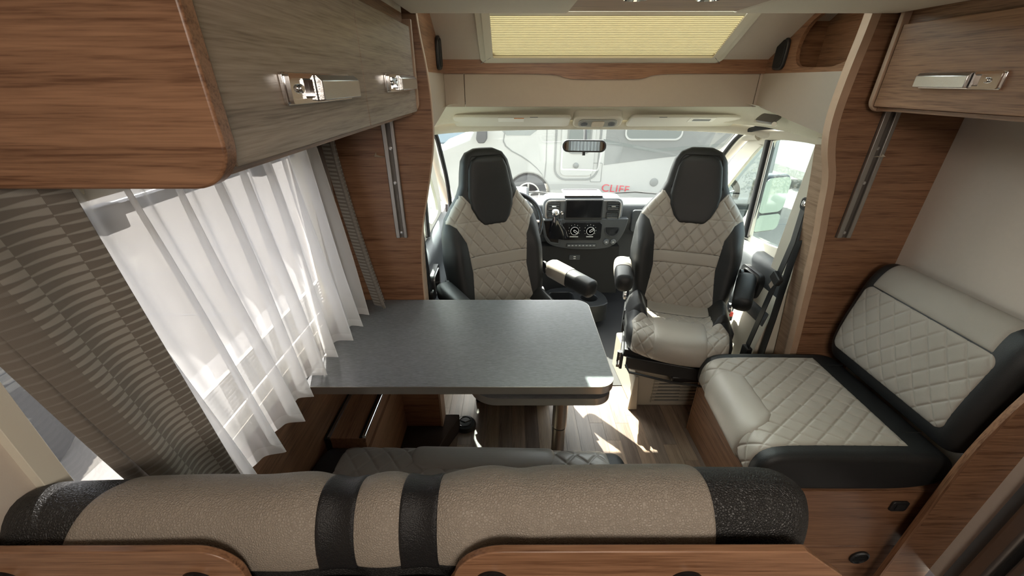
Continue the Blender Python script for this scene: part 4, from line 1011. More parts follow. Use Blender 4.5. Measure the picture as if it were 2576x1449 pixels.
# ------------------------------------------------------------------ dinette table
tb = thing('dinette_table', 'grey laminate dinette table with bronze edge on a round steel leg', 'table', (-.15, 1.2, 0))
TX0, TX1, TY0, TY1 = -.63, .312, .932, 1.468
MB().prism(rrect(TX0, TX1, TY0, TY1, [.055, 0, 0, .05], 10), 2, .712, .7398).build('table_top', M['table'], tb)
plate('edge_strip', M['table_edge'], rrect(TX0-.0, TX1+.0015, TY0-.0015, TY1+.0015, [.0565, 0, 0, .0515], 10), [rrect(TX0-.01+.012, TX1-.0008, TY0+.0008, TY1-.0008, [.054, 0, 0, .049], 10)], 2, .7115, .7392, tb)
MB().prism(rrect(-.135, TX1-.006, TY0-.004, TY1-.03, [.05, .05, .09, .055], 10), 2, .671, .697).build('extension_leaf', M['table'], tb)
plate('leaf_edge_strip', M['table_edge'], rrect(-.1365, TX1-.0045, TY0-.0055, TY1-.0285, [.0515, .05, .0915, .0565], 10), [rrect(-.134, TX1-.007, TY0-.003, TY1-.031, [.049, .049, .089, .054], 10)], 2, .6705, .6965, tb)
MB().box(-.05, .25, 1.0, 1.4, .697, .7115).build('swivel_fitting', M['plastic_black'], tb)
lg = MB().tube([(.192, 1.2, 0.004), (.192, 1.2, .30)], .027, 24).build('leg', M['brushed'], tb)
MB().tube([(.192, 1.2, .30), (.192, 1.2, .308)], .0265, 24).build('leg_joint', M['rubber'], lg)
MB().tube([(.192, 1.2, .308), (.192, 1.2, .671)], .0295, 24).build('leg_sleeve', M['brushed'], lg)
MB().lathe([(.07, 0), (.07, .006), (.03, .014)], Matrix.Translation((.192, 1.2, 0)), 28).build('foot_plate', M['brushed'], lg)

# round floor vent
kp = P(1171, 1070, 2, 0)
t = thing('floor_outlet', 'round black air outlet on the wood floor under the table', 'air vent', (kp.x, kp.y, 0))
MB().lathe([(.052, 0), (.053, .010), (.046, .022), (.030, .027), (.001, .027)], Matrix.Translation((kp.x, kp.y, 0)), 32).build('outlet_body', M['plastic_black'], t)
MB().tube([(kp.x+.034*math.cos(a*PI/10), kp.y+.034*math.sin(a*PI/10), .028) for a in range(21)], .0025, 6).build('outlet_ring', M['gloss_black'], t)
MB().tube([(kp.x-.03, kp.y+.01, .028), (kp.x, kp.y-.006, .030), (kp.x+.03, kp.y+.012, .028)], .003, 6).build('flap_edge', M['gloss_black'], t)

# left wall ledge, rail and box under the table
t = thing('side_ledge', 'brown wood ledge with chrome rail along the window wall under the table', 'ledge', (-.58, 1.2, 0))
MB().box(-.632, -.508, 1.0, 1.47, .40, .45).build('ledge_board', M['wood_y'], t, bevel=.002)
MB().box(-.653, -.634, 1.0, 1.47, .36, .445).build('cable_gap', M['rubber'], t)
MB().box(-.640, -.632, 1.0, 1.47, .44, .456).build('gap_trim', M['alu'], t)
MB().tube([(-.512, 1.0, .458), (-.512, 1.46, .458)], .0065, 10).build('rail', M['chrome'], t)
MB().box(-.530, -.520, 1.0, 1.47, .450, .454).build('rail_channel', M['rubber'], t)
MB().box(-.515, -.500, 1.0, 1.47, 0.0, .40).build('front_board', M['wood_y'], t)
t = thing('storage_box', 'brown wood box in the corner below the partition under the table', 'box', (-.42, 1.4, 0))
MB().box(-.50, -.335, 1.40, 1.475, .091, .68).build('body', M['wood_x'], t, bevel=.002)
MB().box(-.335, -.327, 1.398, 1.478, .091, .68).build('edge_strip', M['edge'], t)
t = MB().prism([(-.50, 1.0), (-.34, 1.0), (-.335, 1.25), (-.30, 1.36), (-.26, 1.45), (-.26, 1.478), (-.50, 1.478)], 2, .001, .09).build('podium', M['carpet'], bevel=.004)
tag(t, 'dark brown carpeted podium beside the wood floor under the table', 'podium')

# ------------------------------------------------------------------ dinette bench: seat cushion and tall backrest
def seat_prof(y0, y1, ztop, th, r=.04):
    return Prof([(y1, ztop-.01), (y0+r*2.2, ztop), (y0+r*.6, ztop-.004), (y0, ztop-r), (y0-.004, ztop-th*.6), (y0+.012, ztop-th), (y1, ztop-th)], True, 3)
t = thing('dinette_bench', 'grey quilted dinette bench seat with black ends behind the tall backrest', 'bench', (-.1, .8, 0))
pf = Prof([(.45, .455), (.80, .462), (.93, .452), (.985, .41), (.99, .36), (.96, .325), (.8, .32), (.45, .32)], True, 3, start=(.6, .32))
def mpx(A, p, q): return (A, p-.035*(A-.0)*.6-.0, q)
Mb = body('cushion', M['seat_black'], t, pf, -.645, .375, .035, mpx, 40, 90)
bs_ = t.children[-1]
q0 = pf.near(.60, .458); q1 = pf.near(.987, .375)
def ov(b): return float(np.interp(b, [q0, q1], [.60, .575]))
sheet('quilting', M['seat_grey'], bs_, q0, q1, lambda b: -.565+.0*b, lambda b: .318, Mb, 300, 130, .006, .01, .003, quilt(.07, .088))
c1 = pf.near(.865, .46)
def cl(b):
    x = min(1, max(0, (b-c1)/.07)); return .03*(1-math.sqrt(max(0, 1-(1-x)**2)))*2.4
sheet('plain_pad', M['seat_grey'], bs_, c1, q1-.002, lambda b: -.335+cl(b), lambda b: .145-cl(b), Mb, 100, 60, .012, .008, .006)
MB().box(-.64, .36, .45, .92, .0, .32).build('bench_box', M['wood_x'], t, bevel=.003)

t = thing('back_cushion', 'tall beige leather backrest with black ends and rolled top in the foreground', 'cushion', (-.13, .36, .5))
pf = Prof([(.335, .46), (.315, .60), (.308, .85), (.306, .955), (.312, 1.02), (.345, 1.062), (.385, 1.058), (.415, 1.02), (.425, .95), (.45, .75), (.46, .46)], True, 3, start=(.40, .46))
def dips(A, B):
    top = np.exp(-((B-btop)/.13)**2)
    d = .014*np.exp(-((A+.232)/.036)**2)+.013*np.exp(-((A+.122)/.034)**2)
    wav = .0035*np.sin(A*23+1)*np.exp(-((A+.32)/.08)**2)+.003*np.sin(A*61+B*40)*np.exp(-((A+.01)/.07)**2)
    slump = .010*np.clip((-.05-A)/.6, 0, 1)
    return (-d+wav)*top-.0*slump
btop = pf.near(.365, 1.06)
def mpb(A, p, q): return (A, p+.012*np.cos((A+.1)*3.0)-.010+.028*np.clip(A, -.1, .4)*np.clip((q-.8)/.2, 0, 1), q+.010*np.clip((A+.3)/.5, 0, 1))
Mr = body('cushion', M['leather_black'], t, pf, -.69, .412, .055, mpb, 120, 110, dips)
bb_ = t.children[-1]
e0 = pf.near(.307, .962); e1_ = pf.near(.43, .90)
b0_, b1_ = min(e0, e1_), max(e0, e1_)
if not (b0_ < btop < b1_): raise Exception('seam order %s' % ((b0_, btop, b1_),))
sgn = 1 if e0 < e1_ else -1
def seamL(b):
    f_ = (b-b0_)/(b1_-b0_); f_ = f_ if sgn > 0 else 1-f_     # 0 rear, 1 front
    return -.590+.050*min(1, f_/.45)**1.6+.02*max(0, f_-.45)
def seamR(b):
    f_ = (b-b0_)/(b1_-b0_); f_ = f_ if sgn > 0 else 1-f_
    return .265-.02*(f_-.3)
sheet('beige_panel', M['leather_beige'], bb_, b0_, b1_, seamL, seamR, Mr, 260, 120, .004, .006, .003)
for xx in (-.232, -.123):
    s = sheet('webbing', M['webbing'], None, b0_, b1_, xx-.027, xx+.027, Mr, 24, 90, .006, .002, .002, lambda A, B: .0012*np.sin((A)*900)*0+.001)
    tt_ = thing('seat_belt', 'black belt webbing over the backrest top, %s of the two' % ('left' if xx < -.2 else 'right'), 'seat belt', (xx, .36, .9), group='belts over the backrest')
    wloc = s.location.copy(); s.parent = tt_; s.location = wloc-tt_.location
    MB().prism(rrect(xx-.036, xx+.036, .925, .955, .008), 1, .286, .304).build('buckle_slot', M['plastic_black'], tt_, bevel=.003)
    MB().tube([(xx+.03, .285, .982), (xx+.042, .283, .980), (xx+.044, .283, .965)], .003, 6).build('buckle_clip', M['chrome'], tt_)

# wood boards of the belt frame behind the backrest
BY = .287
def board(name, poly, label, holes):
    t = thing('backrest_board', label, 'board', (sum(p[0] for p in poly)/len(poly), BY, .5), group='boards behind the bench backrest')
    MB().prism(poly, 1, BY-.0, BY+.010).build('board', M['wood_x'], t, bevel=.0015)
    for (hx, hz) in holes:
        Mh = Matrix.Translation((hx, BY, hz)) @ Matrix.Rotation(PI/2, 4, 'X')
        k = MB().lathe([(.0215, 0), (.0215, .006), (.019, .009), (.0165, .006), (.015, .002)], Mh, 32).build('grommet', M['gloss_black'], t)
        MB().lathe([(.0155, .0015), (.001, .0015)], Mh, 32).build('grommet_cap', M['rubber'], k)
pA = P(570, 1368, 1, BY+.010); zt = pA.z
xr = P(606, 1449, 1, BY).x
board('l', [(-.655, .5), (xr+.004, .5), (xr+.004, zt-.055)]+[(xr-.046+.05*math.cos(R(a)), zt-.05+.05*math.sin(R(a))) for a in range(0, 91, 9)]+[(-.655, zt-.002)], 'wood board with rounded corner behind the left part of the backrest', [(P(497, 1455, 1, BY).x, P(497, 1462, 1, BY).z), (P(12, 1455, 1, BY).x, P(12, 1462, 1, BY).z)])
x0 = P(1130, 1449, 1, BY).x; x1 = P(2050, 1363, 1, BY).x; x2 = P(2112, 1449, 1, BY).x
board('r', [(x0-.03, .5), (x2+.18, .5), (x2+.004, P(2112, 1449, 1, BY).z), (x1+.006, zt-.006), (x1-.002, zt+.001), (x0+.07, zt+.0)]+[(x0+.07-.065*math.sin(R(a)), zt-.065+.065*math.cos(R(a))) for a in range(9, 82, 9)]+[(x0-.004, zt-.075)], 'wood board with slanted right end behind the right part of the backrest', [(P(1238, 1455, 1, BY).x, P(1238, 1460, 1, BY).z), (P(1726, 1455, 1, BY).x, P(1726, 1460, 1, BY).z)])
tag(MB().box(-.655, x2+.17, .280, .2865, .0, .93).build('bench_back_panel', M['wood_x'], bevel=.002), 'dark wood back panel of the dinette bench frame below the backrest boards', 'panel')

# ------------------------------------------------------------------ side bench on the right
t = thing('side_bench', 'quilted beige and black side bench seat on an orange brown wood box', 'bench', (1.15, 1.2, 0))
BX0, BY0, BY1 = .83, .895, 1.462
pf = Prof([(1.46, .475), (1.2, .480), (.93, .482), (.862, .472), (.828, .435), (.822, .36), (.838, .318), (1.0, .31), (1.46, .31)], True, 3, start=(1.3, .31))
def mpy(A, p, q): return (p+.075*(A-1.18)*np.clip((1.3-p)/.5, 0, 1), A, q)
Ms_ = body('cushion', M['seat_black'], t, pf, BY0, BY1, .028, mpy, 40, 100)
cu = t.children[-1]
def fix(pf, p1, p2):
    a = pf.near(*p1); b = pf.near(*p2); return min(a, b), max(a, b), (1 if a < b else -1)
# front (aisle) side = small x ; the parameter may run either way
f0, f1, sg = fix(pf, (.826, .345), (1.315, .479))
def yN(b):
    return BY0+.045
def yF(b): return BY1-.042
sheet('quilting', M['seat_beige'], cu, f0, f1, yN, yF, Ms_, 200, 200, .008, .010, .003, quilt(.066, .088))
g0, g1, sg2 = fix(pf, (.826, .335), (.955, .482))
ym = (BY0+BY1)/2-.005
def pad(s):
    def f_(b):
        q = (b-g0)/(g1-g0); q = q if sg > 0 else 1-q   # 0 bottom front, 1 top inner edge
        k = .165*(1-max(0, (q-.35)/.65)**4*.45)
        return ym+s*k
    return f_
sheet('plain_pad', M['seat_beige'], cu, g0, g1, pad(-1), pad(1), Ms_, 90, 90, .015, .012, .006)
# seam lines of the black border
for yy, xa in ((BY0+.10, 1.42), (BY1-.10, 1.42)):
    MB().tube([(1.335, yy, .483), (1.40, yy, .483)], .0015, 6).build('seam', M['rubber'], cu)
MB().box(.885, XR, .905, 1.475, .0, .312).box(.60, XR, .898, .905, -.28, .0).box(.885, XR, .898, .905, .0, .312).build('bench_box', M['wood_x'], t, bevel=.002)
MB().box(.878, .8855, .905, 1.475, 0, .312).build('front_board', M['wood_y'], t, bevel=.001)
MB().box(.876, .884, 1.468, 1.476, 0, .315).build('edge_strip', M['wood_z'], t)
# backrest leaning on the wall
t = thing('back_cushion', 'quilted beige and black backrest cushion leaning on the right wall', 'cushion', (1.47, 1.2, .48))
pf = Prof([(1.385, .49), (1.36, .60), (1.395, .80), (1.415, .875), (1.45, .925), (1.495, .93), (1.525, .89), (1.53, .70), (1.50, .49), (1.44, .475)], True, 3, start=(1.44, .48))
cen = np.array([1.45, .7])
def mpw(A, p, q): return (p, A, q)
Mw = body('cushion', M['seat_black'], t, pf, .885, 1.455, .05, mpw, 40, 100)
cu = t.children[-1]
h0, h1, sq = fix(pf, (1.368, .555), (1.408, .842))
def rc_(s):
    def f_(b):
        r = .035; d = min(b-h0, h1-b); d = max(0, min(d, r)); k = r-math.sqrt(max(0, r*r-(r-d)**2))
        return (1.417-k) if s > 0 else (.93+k)
    return f_
sheet('quilting', M['cloth_beige'], cu, h0, h1, rc_(-1), rc_(1), Mw, 200, 120, .008, .010, .003, quilt(.066, .088))
k0, k1, _ = fix(pf, (1.409, .845), (1.50, .93))
sheet('top_roll', M['cloth_beige'], cu, k0, k1, lambda b: .965-.02*abs((b-k0)/(k1-k0)-.5), 1.40, Mw, 60, 40, .006, .008, .003)
# socket and round vent on the near face of the bench box
FYB = .898
t = thing('socket', 'black angular socket on the side bench box below the seat', 'socket', P(2258, 1270, 1, FYB))
c = P(2258, 1270, 1, FYB)
MB().prism([(c.x-.028, c.z-.018), (c.x-.020, c.z-.024), (c.x+.024, c.z-.024), (c.x+.030, c.z-.016), (c.x+.030, c.z+.018), (c.x+.022, c.z+.024), (c.x-.022, c.z+.024), (c.x-.028, c.z+.018)], 1, FYB-.008, FYB).build('plate', M['plastic_black'], t, bevel=.002)
MB().box(c.x-.014, c.x+.018, FYB-.011, FYB-.008, c.z-.013, c.z+.013).build('insert', M['rubber'], t, bevel=.001)
c = P(2160, 1400, 1, FYB)
t = thing('box_vent', 'round black vent low on the side bench box', 'vent', c)
MB().lathe([(.036, 0), (.036, .006), (.029, .009), (.027, .003)], Matrix.Translation(c) @ Matrix.Rotation(PI/2, 4, 'X'), 28).build('ring', M['plastic_black'], t)
for k in range(5): MB().box(c.x-.026, c.x+.026, FYB-.006, FYB-.002, c.z-.022+.0105*k, c.z-.019+.0105*k).build('bar', M['rubber'], t)
MB().lathe([(.028, .001), (.001, .001)], Matrix.Translation(c) @ Matrix.Rotation(PI/2, 4, 'X'), 28).build('back', M['rubber'], t)

# vertical wood end board between bench and entrance door
t = thing('end_board', 'upright wood end board with curved edge between side bench and entrance door', 'board', (1.45, .86, 0))
ec = chaikin([(1.372, -.28), (1.372, .42), (1.375, .54), (1.394, .68), (1.424, .80), (1.465, .90), (XR-.02, .98), (XR, .99)], 3)
ec2 = [(a+.012, b-.006) for a, b in ec]
MB().prism(ec2+[(XR, -.28)], 1, .843, .857).build('board', M['wood_x'], t)
MB().prism(ec+ec2[::-1], 1, .842, .858).build('edge_strip', M['wood_z'], t)
# entrance door frame and door at the right, near the camera
t = thing('door_3', None, None, (XR, .4, 0), kind='structure')
MB().box(XR-.012, XR+.04, .765, .80, -.28, 2.0).build('jamb', M['plastic_grey'], t)
MB().box(XR-.035, XR+.04, .715, .765, -.05, 2.0).build('door_frame', M['alu'], t, bevel=.012, seg=3)
MB().box(XR-.016, XR+.04, .695, .715, -.05, 2.0).build('seal', M['rubber'], t)
MB().box(XR-.028, XR+.04, .665, .695, -.05, 2.0).build('inner_frame', M['alu'], t, bevel=.008, seg=2)
MB().box(XR-.0, XR+.04, .10, .665, -.05, 2.0).build('leaf', M['plastic_dark'], t)
MB().prism(chaikin([(.14, .30), (.60, .30), (.60, .62), (.50, .70), (.14, .70)], 1, True), 0, XR-.03, XR+.0).build('door_pocket', M['plastic_cream'], t, bevel=.01)

# ------------------------------------------------------------------ curtains
def curtain(name, mat, label, cat, line, z0, z1, uvw, group=None, n=None, rows_=40, amp=None, lean=0, solid=0, grow=.6):
    """line(s)->(x,y,nx,ny) along s in 0..1 ; amp(s,t) offset along the normal, t=0 at the bottom"""
    n = n or 260
    S, T = np.meshgrid(np.linspace(0, 1, n), np.linspace(0, 1, rows_), indexing='ij')
    x, y, nx, ny = line(S, T); a = amp(S, T)
    z = z0(S)+(z1-z0(S))*T
    V = np.stack([(x+nx*a).ravel(), (y+ny*a).ravel(), z.ravel()], 1)
    i = (np.arange(n-1)[:, None]*rows_+np.arange(rows_-1)[None, :]).ravel()
    F = np.stack([i, i+rows_, i+rows_+1, i+1], 1)
    uv = np.stack([(S*uvw).ravel(), ((z-z0(S))).ravel()], 1)
    o = obj(name, V, F, mat, None, uv=uv, angle=False)
    tag(o, label, cat, group)
    if solid: m = o.modifiers.new('thickness', 'SOLIDIFY'); m.thickness = solid
    return o
# sheer voile with seven deep folds
ph = np.array([0, .10, .23, .34, .46, .57, .68, .80, .90, 1.0])
def sheer_line(S, T):
    y = .50+.05*(1-T)+S*(.87-.05*(1-T)); x = -.640+.050*(1-T)+0*S
    return x, y, np.ones_like(S), np.zeros_like(S)
def sheer_amp(S, T):
    w_ = np.interp(S, ph, np.arange(len(ph)))
    a = .026*(1-.45*T)*np.sin(2*PI*w_-1.2)+.010*np.sin(4*PI*w_+1.0+1.5*T)+.004*np.sin(26*S+5*T)
    return a+.012*(1-T)**2*np.sin(9*S)
sc_ = curtain('sheer_curtain', M['sheer'], 'white sheer curtain with deep folds across the dinette window', 'curtain', sheer_line,
        lambda S: .757+.012*np.sin(2*PI*np.interp(S, ph, np.arange(len(ph)))+.6), 1.445, 1.6, n=520, rows_=60, amp=sheer_amp)
# left patterned drape, slanting towards the window
def dl(S, T):
    yl = .505-.135*T**.8; yr = .575-.045*T; y = yl+(yr-yl)*S; x = -.590+.02*(1-T)-.02*(1-S)**2
    return x, y, np.ones_like(S), np.zeros_like(S)
curtain('patterned_drape', M['drape'], 'brown patterned drape at the near end of the dinette window', 'curtain', dl, lambda S: .70+0*S, 1.450, .26, n=120, rows_=50,
        amp=lambda S, T: .008*np.sin(S*2*PI*1.1+.4), solid=.002)
def dl2(S, T):
    y = .50-.135*T**.8-.008+S*.05; x = -.618+.012*S
    return x, y, np.ones_like(S), np.zeros_like(S)
curtain('drape_lining', M['drape'], 'brown drape edge folded back towards the window behind the near drape', 'curtain', dl2, lambda S: .70+0*S, 1.450, .12, n=40, rows_=30,
        amp=lambda S, T: .012*np.sin(S*2*PI), solid=.002)
def dr(S, T):
    y = 1.375+S*.085; x = -.595+.075*(1-T)**1.5-.03*S
    return x, y, np.ones_like(S), np.zeros_like(S)
curtain('patterned_drape', M['drape'], 'narrow patterned drape gathered at the partition end of the dinette window', 'curtain', dr, lambda S: .75+0*S, 1.450, .22, n=100, rows_=40,
        amp=lambda S, T: .022*np.sin(S*2*PI*1.6+.5)-.01*T, solid=.002)
curtain('sheer_curtain', M['voile_lined'], 'invented white sheer curtain at the unseen window behind the camera, added for the mirror reflection', 'curtain', lambda S, T: (.20+.50*S, -2.06+0*S, np.zeros_like(S), np.ones_like(S)), lambda S: .86+0*S, 1.60, 1.4, n=200, rows_=6,
        amp=lambda S, T: .02*np.sin(S*2*PI*9))
tag(MB().box(-.655, -.635, .33, 1.47, 1.438, 1.449).build('curtain_track', M['plastic_cream']), 'cream curtain track under the left overhead cabinet', 'curtain rail')

# ------------------------------------------------------------------ outside
GZ = -.62
gm = plain('paving', (.15, .14, .12), .9, bump=.3, bscale=6, var=.12)
g = MB().box(-40, 60, -40, 60, GZ-.05, GZ).build('ground', gm); g['kind'] = 'structure'
slab = MB().box(-2.6, -.80, -2.0, 4.0, GZ, GZ+.03).build('bounce_slab', plain('bounce_concrete', (.26, .25, .23), .9, bump=.3, bscale=20, var=.1), g)  # pale slab added to brighten the dinette window and its curtains
for k in range(14):
    MB().box(-12, 16, 3.6+k*1.0, 3.612+k*1.0, GZ, GZ+.003).build('paving_joint', M['plastic_grey'], g)
# bonnet and outside skin of this van
struct(MB().prism([(3.19, .60), (3.45, .42), (3.8, .10), (3.85, -.3), (3.19, -.3)], 0, XCL-.05, XCR+.05).build('trim_15', plain('grey_paint', (.45, .46, .46), .35), bevel=.03))
white = plain('van_white', (.30, .30, .28), .35); lgrey = plain('van_grey_panel', (.12, .125, .118), .4); dkg = plain('van_dark_window', (.10, .115, .11), .15); tyre = plain('tyre', (.05, .05, .05), .8)
# motorhome parked across the view
VY = 7.4
mv = thing('parked_motorhome', 'white motorhome parked across with red lettering, seen through the windscreen', 'motorhome', (1.5, VY+1, GZ))
def vp(u, v): p = P(u, v, 1, VY); return (p.x, p.z)
sh = [(-1.35, -.22), (-1.50, .12), (-1.40, .42), (-.75, .66), (-.30, 1.45), (.3, 2.0), (4.6, 2.2), (4.75, -.25)]
whA = [(.30+.40*math.cos(a*PI/14), -.34+.42*math.sin(a*PI/14)) for a in range(15)]
hull = [(-1.35, -.45), (-.12, -.45)]+[(p[0], p[1]) for p in whA[::-1]]+[(.72, -.45), (4.75, -.45), (4.6, 2.2), (.3, 2.0), (-.30, 1.45), (-.75, .66), (-1.40, .42), (-1.50, .12)]
MB().prism(hull, 1, VY, VY+2.0).build('body', white, mv, bevel=.03)
MB().prism([(-.6, -.22), (1.0, -.22), (1.0, .5), (-.6, .5)], 1, VY+.5, VY+.6).build('wheel_well', tyre, mv)
for xx in (.30, 3.9):
    Mk = Matrix.Translation((xx, VY+.02, -.30)) @ Matrix.Rotation(PI/2, 4, 'X')
    wv = MB().lathe([(.10, -.2), (.33, -.2), (.34, -.18), (.34, 0), (.31, .02), (.22, .02), (.22, .0), (.12, -.01)], Mk, 32).build('wheel', tyre, mv)
    MB().lathe([(.22, .005), (.215, .02), (.19, .02), (.185, .005)], Mk, 32).build('rim', M['silver'], wv)
    for k in range(5):
        a = R(72*k+18)
        MB().tube([Mk @ Vector((.04*math.cos(a), .04*math.sin(a), .015)), Mk @ Vector((.20*math.cos(a), .20*math.sin(a), .015))], .018, 6).build('spoke', M['silver'], wv)
    MB().lathe([(.06, .0), (.05, .03), (.001, .03)], Mk, 16).build('hub_cap', M['silver'], wv)
MB().prism(chaikin([(-.30, .72), (-.02, 1.25), (.52, 1.30), (.52, .72)], 1, True), 1, VY-.006, VY+.02).build('cab_window', dkg, mv)
plate('cab_door_line', lgrey, chaikin([(-.18, .66), (.05, 1.35), (.60, 1.40), (.62, -.1), (.52, .1), (.25, .32), (-.1, .5)], 1, True), [chaikin([(-.16, .67), (.06, 1.335), (.59, 1.385), (.605, -.06), (.515, .12), (.26, .335), (-.08, .51)], 1, True)], 1, VY-.008, VY, mv)
MB().prism(chaikin([(-.62, .62), (-.42, .62), (-.42, .88), (-.58, .88)], 1, True), 1, VY-.25, VY-.1).build('wing_mirror', tyre, mv, bevel=.02)
# entrance door of the habitation body
dA = vp(1380, 335); dB = vp(1500, 447)
plate('door_outline', lgrey, rrect(.75, 1.56, -.05, 1.75, .22), [rrect(.785, 1.525, -.015, 1.715, .19)], 1, VY-.012, VY, mv)
plate('entry_door', white, rrect(.86, 1.45, .04, 1.68, .10), [], 1, VY-.03, VY, mv, bevel=.008)
plate('entry_window_frame', lgrey, rrect(.96, 1.38, .42, 1.30, .10), [rrect(.99, 1.35, .45, 1.27, .08)], 1, VY-.045, VY-.03, mv, bevel=.004)
plate('entry_window', dkg, rrect(.98, 1.36, .44, 1.28, .09), [], 1, VY-.038, VY-.03, mv)
MB().lathe([(.05, 0), (.05, .02), (.03, .03)], Matrix.Translation((1.14, VY-.03, .22)) @ Matrix.Rotation(PI/2, 4, 'X'), 20).build('door_lock', lgrey, mv)
# side windows and grey graphics
for (a, b, c_, d_) in ((1.95, 2.95, .64, 1.35), (3.35, 4.2, .80, 1.35)):
    plate('window_frame', white, rrect(a, b, c_, d_, .12), [rrect(a+.03, b-.03, c_+.03, d_-.03, .10)], 1, VY-.03, VY, mv, bevel=.004)
    plate('side_window', dkg, rrect(a+.02, b-.02, c_+.02, d_-.02, .10), [], 1, VY-.02, VY-.002, mv)
MB().prism([(1.62, 1.9), (1.64, .22), (2.6, .34), (4.6, .56), (4.6, 1.9)], 1, VY-.004, VY+.001).build('grey_graphic', lgrey, mv)
MB().prism([(1.60, .60), (2.5, .44), (3.3, .50), (4.6, .62), (4.6, .66), (3.3, .56), (2.5, .50), (1.60, .66)], 1, VY-.007, VY).build('graphic_stripe', dkg, mv)
MB().prism([(.76, -.47), (4.6, -.47), (4.6, -.40), (.76, -.40)], 1, VY-.03, VY).build('skirt', lgrey, mv, bevel=.004)
plate('service_flap', lgrey, rrect(1.42, 1.62, -.08, .26, .02), [rrect(1.43, 1.61, -.07, .25, .015)], 1, VY-.007, VY, mv)
fp = vp(1645, 458)
MB().lathe([(.075, 0), (.075, .012), (.06, .016), (.001, .016)], Matrix.Translation((fp[0], VY, fp[1])) @ Matrix.Rotation(PI/2, 4, 'X'), 24).build('filler_cap', lgrey, mv)
fc = bpy.data.curves.new('txt', 'FONT'); fc.body = 'CLIFF'; fc.size = .18; fc.extrude = .003; fc.space_character = 1.05
to = bpy.data.objects.new('txt', fc); COL.objects.link(to); dg = bpy.context.evaluated_depsgraph_get(); dg.update()
me = bpy.data.meshes.new_from_object(to.evaluated_get(dg)); bpy.data.objects.remove(to); me.name = 'lettering'
tp_ = P(1511, 480, 1, VY)
tp2 = P(1580, 486, 1, VY)
wtxt = max(v.co.x for v in me.vertices); sc = (tp2.x-tp_.x)/wtxt
o = bpy.data.objects.new('lettering', me); COL.objects.link(o); me.materials.append(plain('red_lettering', (.45, .03, .045), .5))
me.transform(Matrix.Translation(tp_-Vector((0, .010, 0))-mv.location) @ Matrix.Rotation(R(4.5), 4, 'Y') @ Matrix.Rotation(PI/2, 4, 'X') @ Matrix.Diagonal((sc, sc*.92, 1, 1)))
o.parent = mv; lab(o, 'red capital letters CLIFF')
# pale blue van further back on the left with its rear lamp
bl = plain('pale_blue_paint', (.20, .27, .33), .3)
bv = thing('blue_car', 'pale blue car behind the motorhome, at the left of the windscreen view', 'car', (-2.0, 12.5, GZ))
MB().prism(chaikin([(-3.6, -.05), (-3.7, .45), (-3.0, .75), (-2.3, 1.25), (-.6, 1.3), (.2, .85), (1.1, .70), (1.15, .0)], 1, True), 1, 12, 13.7).build('body', bl, bv, bevel=.06)
MB().prism(chaikin([(-2.7, .75), (-2.2, 1.15), (-.7, 1.2), (-.1, .82)], 1, True), 1, 11.98, 12.02).build('side_window', dkg, bv)
MB().prism([(.55, .72), (1.0, .66), (1.02, .55), (.6, .55)], 1, 11.97, 12.02).build('tail_lamp', M['red'], bv, bevel=.02)
for xx in (-2.8, .4): MB().lathe([(.1, -.1), (.31, -.1), (.32, .02), (.2, .03), (.001, .02)], Matrix.Translation((xx, 12, GZ+.32)) @ Matrix.Rotation(PI/2, 4, 'X'), 24).build('wheel', tyre, bv)
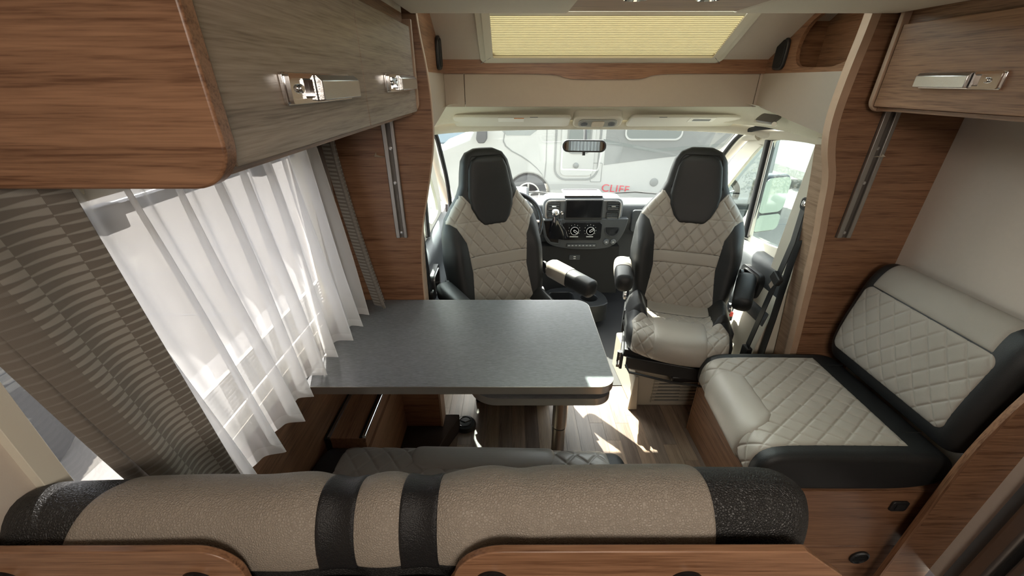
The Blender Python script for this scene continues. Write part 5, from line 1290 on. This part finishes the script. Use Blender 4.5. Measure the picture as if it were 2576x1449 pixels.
# bare shrub at the left
br = plain('bark', (.20, .155, .11), .9); lf = plain('dry_leaves', (.32, .29, .15), .9)
sb = thing('roadside_shrub', 'sparse dry shrub at the left edge of the windscreen view', 'shrub', (-2.75, 7.6, GZ))
mb = MB()
for k in range(16):
    a = random.random()*2*PI; r0 = random.random()*.25; top = (-2.75+math.cos(a)*(.3+random.random()*.7), 7.6+math.sin(a)*.6, GZ+.6+random.random()*.9)
    mid = (-2.4+math.cos(a)*r0*1.5-.35, 7.6+math.sin(a)*r0, GZ+.4)
    mb.tube([(-2.75+r0*math.cos(a)*.3, 7.6, GZ), mid, top], [.02, .014, .005], 6)
mb.build('branches', br, sb)
v = []; f = []
for k in range(2600):
    a = random.random()*2*PI; rr = random.random()**.5*1.0; c = Vector((-2.75+rr*math.cos(a), 7.6+rr*.7*math.sin(a), GZ+.15+random.random()**.7*1.2*(1.1-rr*.5)))
    d = Vector((random.uniform(-1, 1), random.uniform(-1, 1), random.uniform(-1, 1))).normalized()*.035; e = d.cross(Vector((random.random(), random.random(), 1))).normalized()*.02
    n = len(v); v += [c-d, c+e, c+d, c-e]; f.append([n, n+1, n+2, n+3])
tag(obj('leaves', v, f, lf, sb), kind='stuff')
# white caravan wall and silver car seen from the side windows
cv = thing('parked_caravan', 'white caravan standing beyond the passenger door window', 'caravan', (7.2, 6.4, GZ))
MB().box(6.2, 8.2, 4.3, 10.5, GZ+.35, 2.0).build('body', plain('caravan_white', (.30, .32, .32), .4), cv, bevel=.06)
MB().box(6.17, 6.2, 4.3, 10.5, .55, .62).build('trim_strip', lgrey, cv, bevel=.004)
MB().box(6.17, 6.2, 4.3, 10.5, GZ+.30, GZ+.48).build('skirt', lgrey, cv, bevel=.01)
for yy in (6.6, 7.3): MB().lathe([(.1, -.1), (.29, -.1), (.30, .03), (.18, .04), (.001, .03)], Matrix.Translation((6.22, yy, GZ+.30)) @ Matrix.Rotation(-PI/2, 4, 'Y'), 24).build('wheel', tyre, cv)
# neighbour motorhome outside the dinette window
nb = thing('neighbour_van', 'light grey van body standing outside the dinette window', 'van', (-3.6, 1.0, GZ))
MB().box(-4.9, -2.9, -1.0, 2.3, GZ+.3, 1.25).build('body', white, nb, bevel=.05)
for k in range(8): MB().box(-2.9, -2.885, -1.0, 2.3, -.25+.07*k, -.21+.07*k).build('siding_rib', lgrey, nb)
for k in range(2): MB().lathe([(.1, -.1), (.31, -.1), (.32, .03), (.2, .04), (.001, .03)], Matrix.Translation((-2.92, -.2+k*1.9, GZ+.32)) @ Matrix.Rotation(PI/2, 4, 'Y'), 24).build('wheel', tyre, nb)
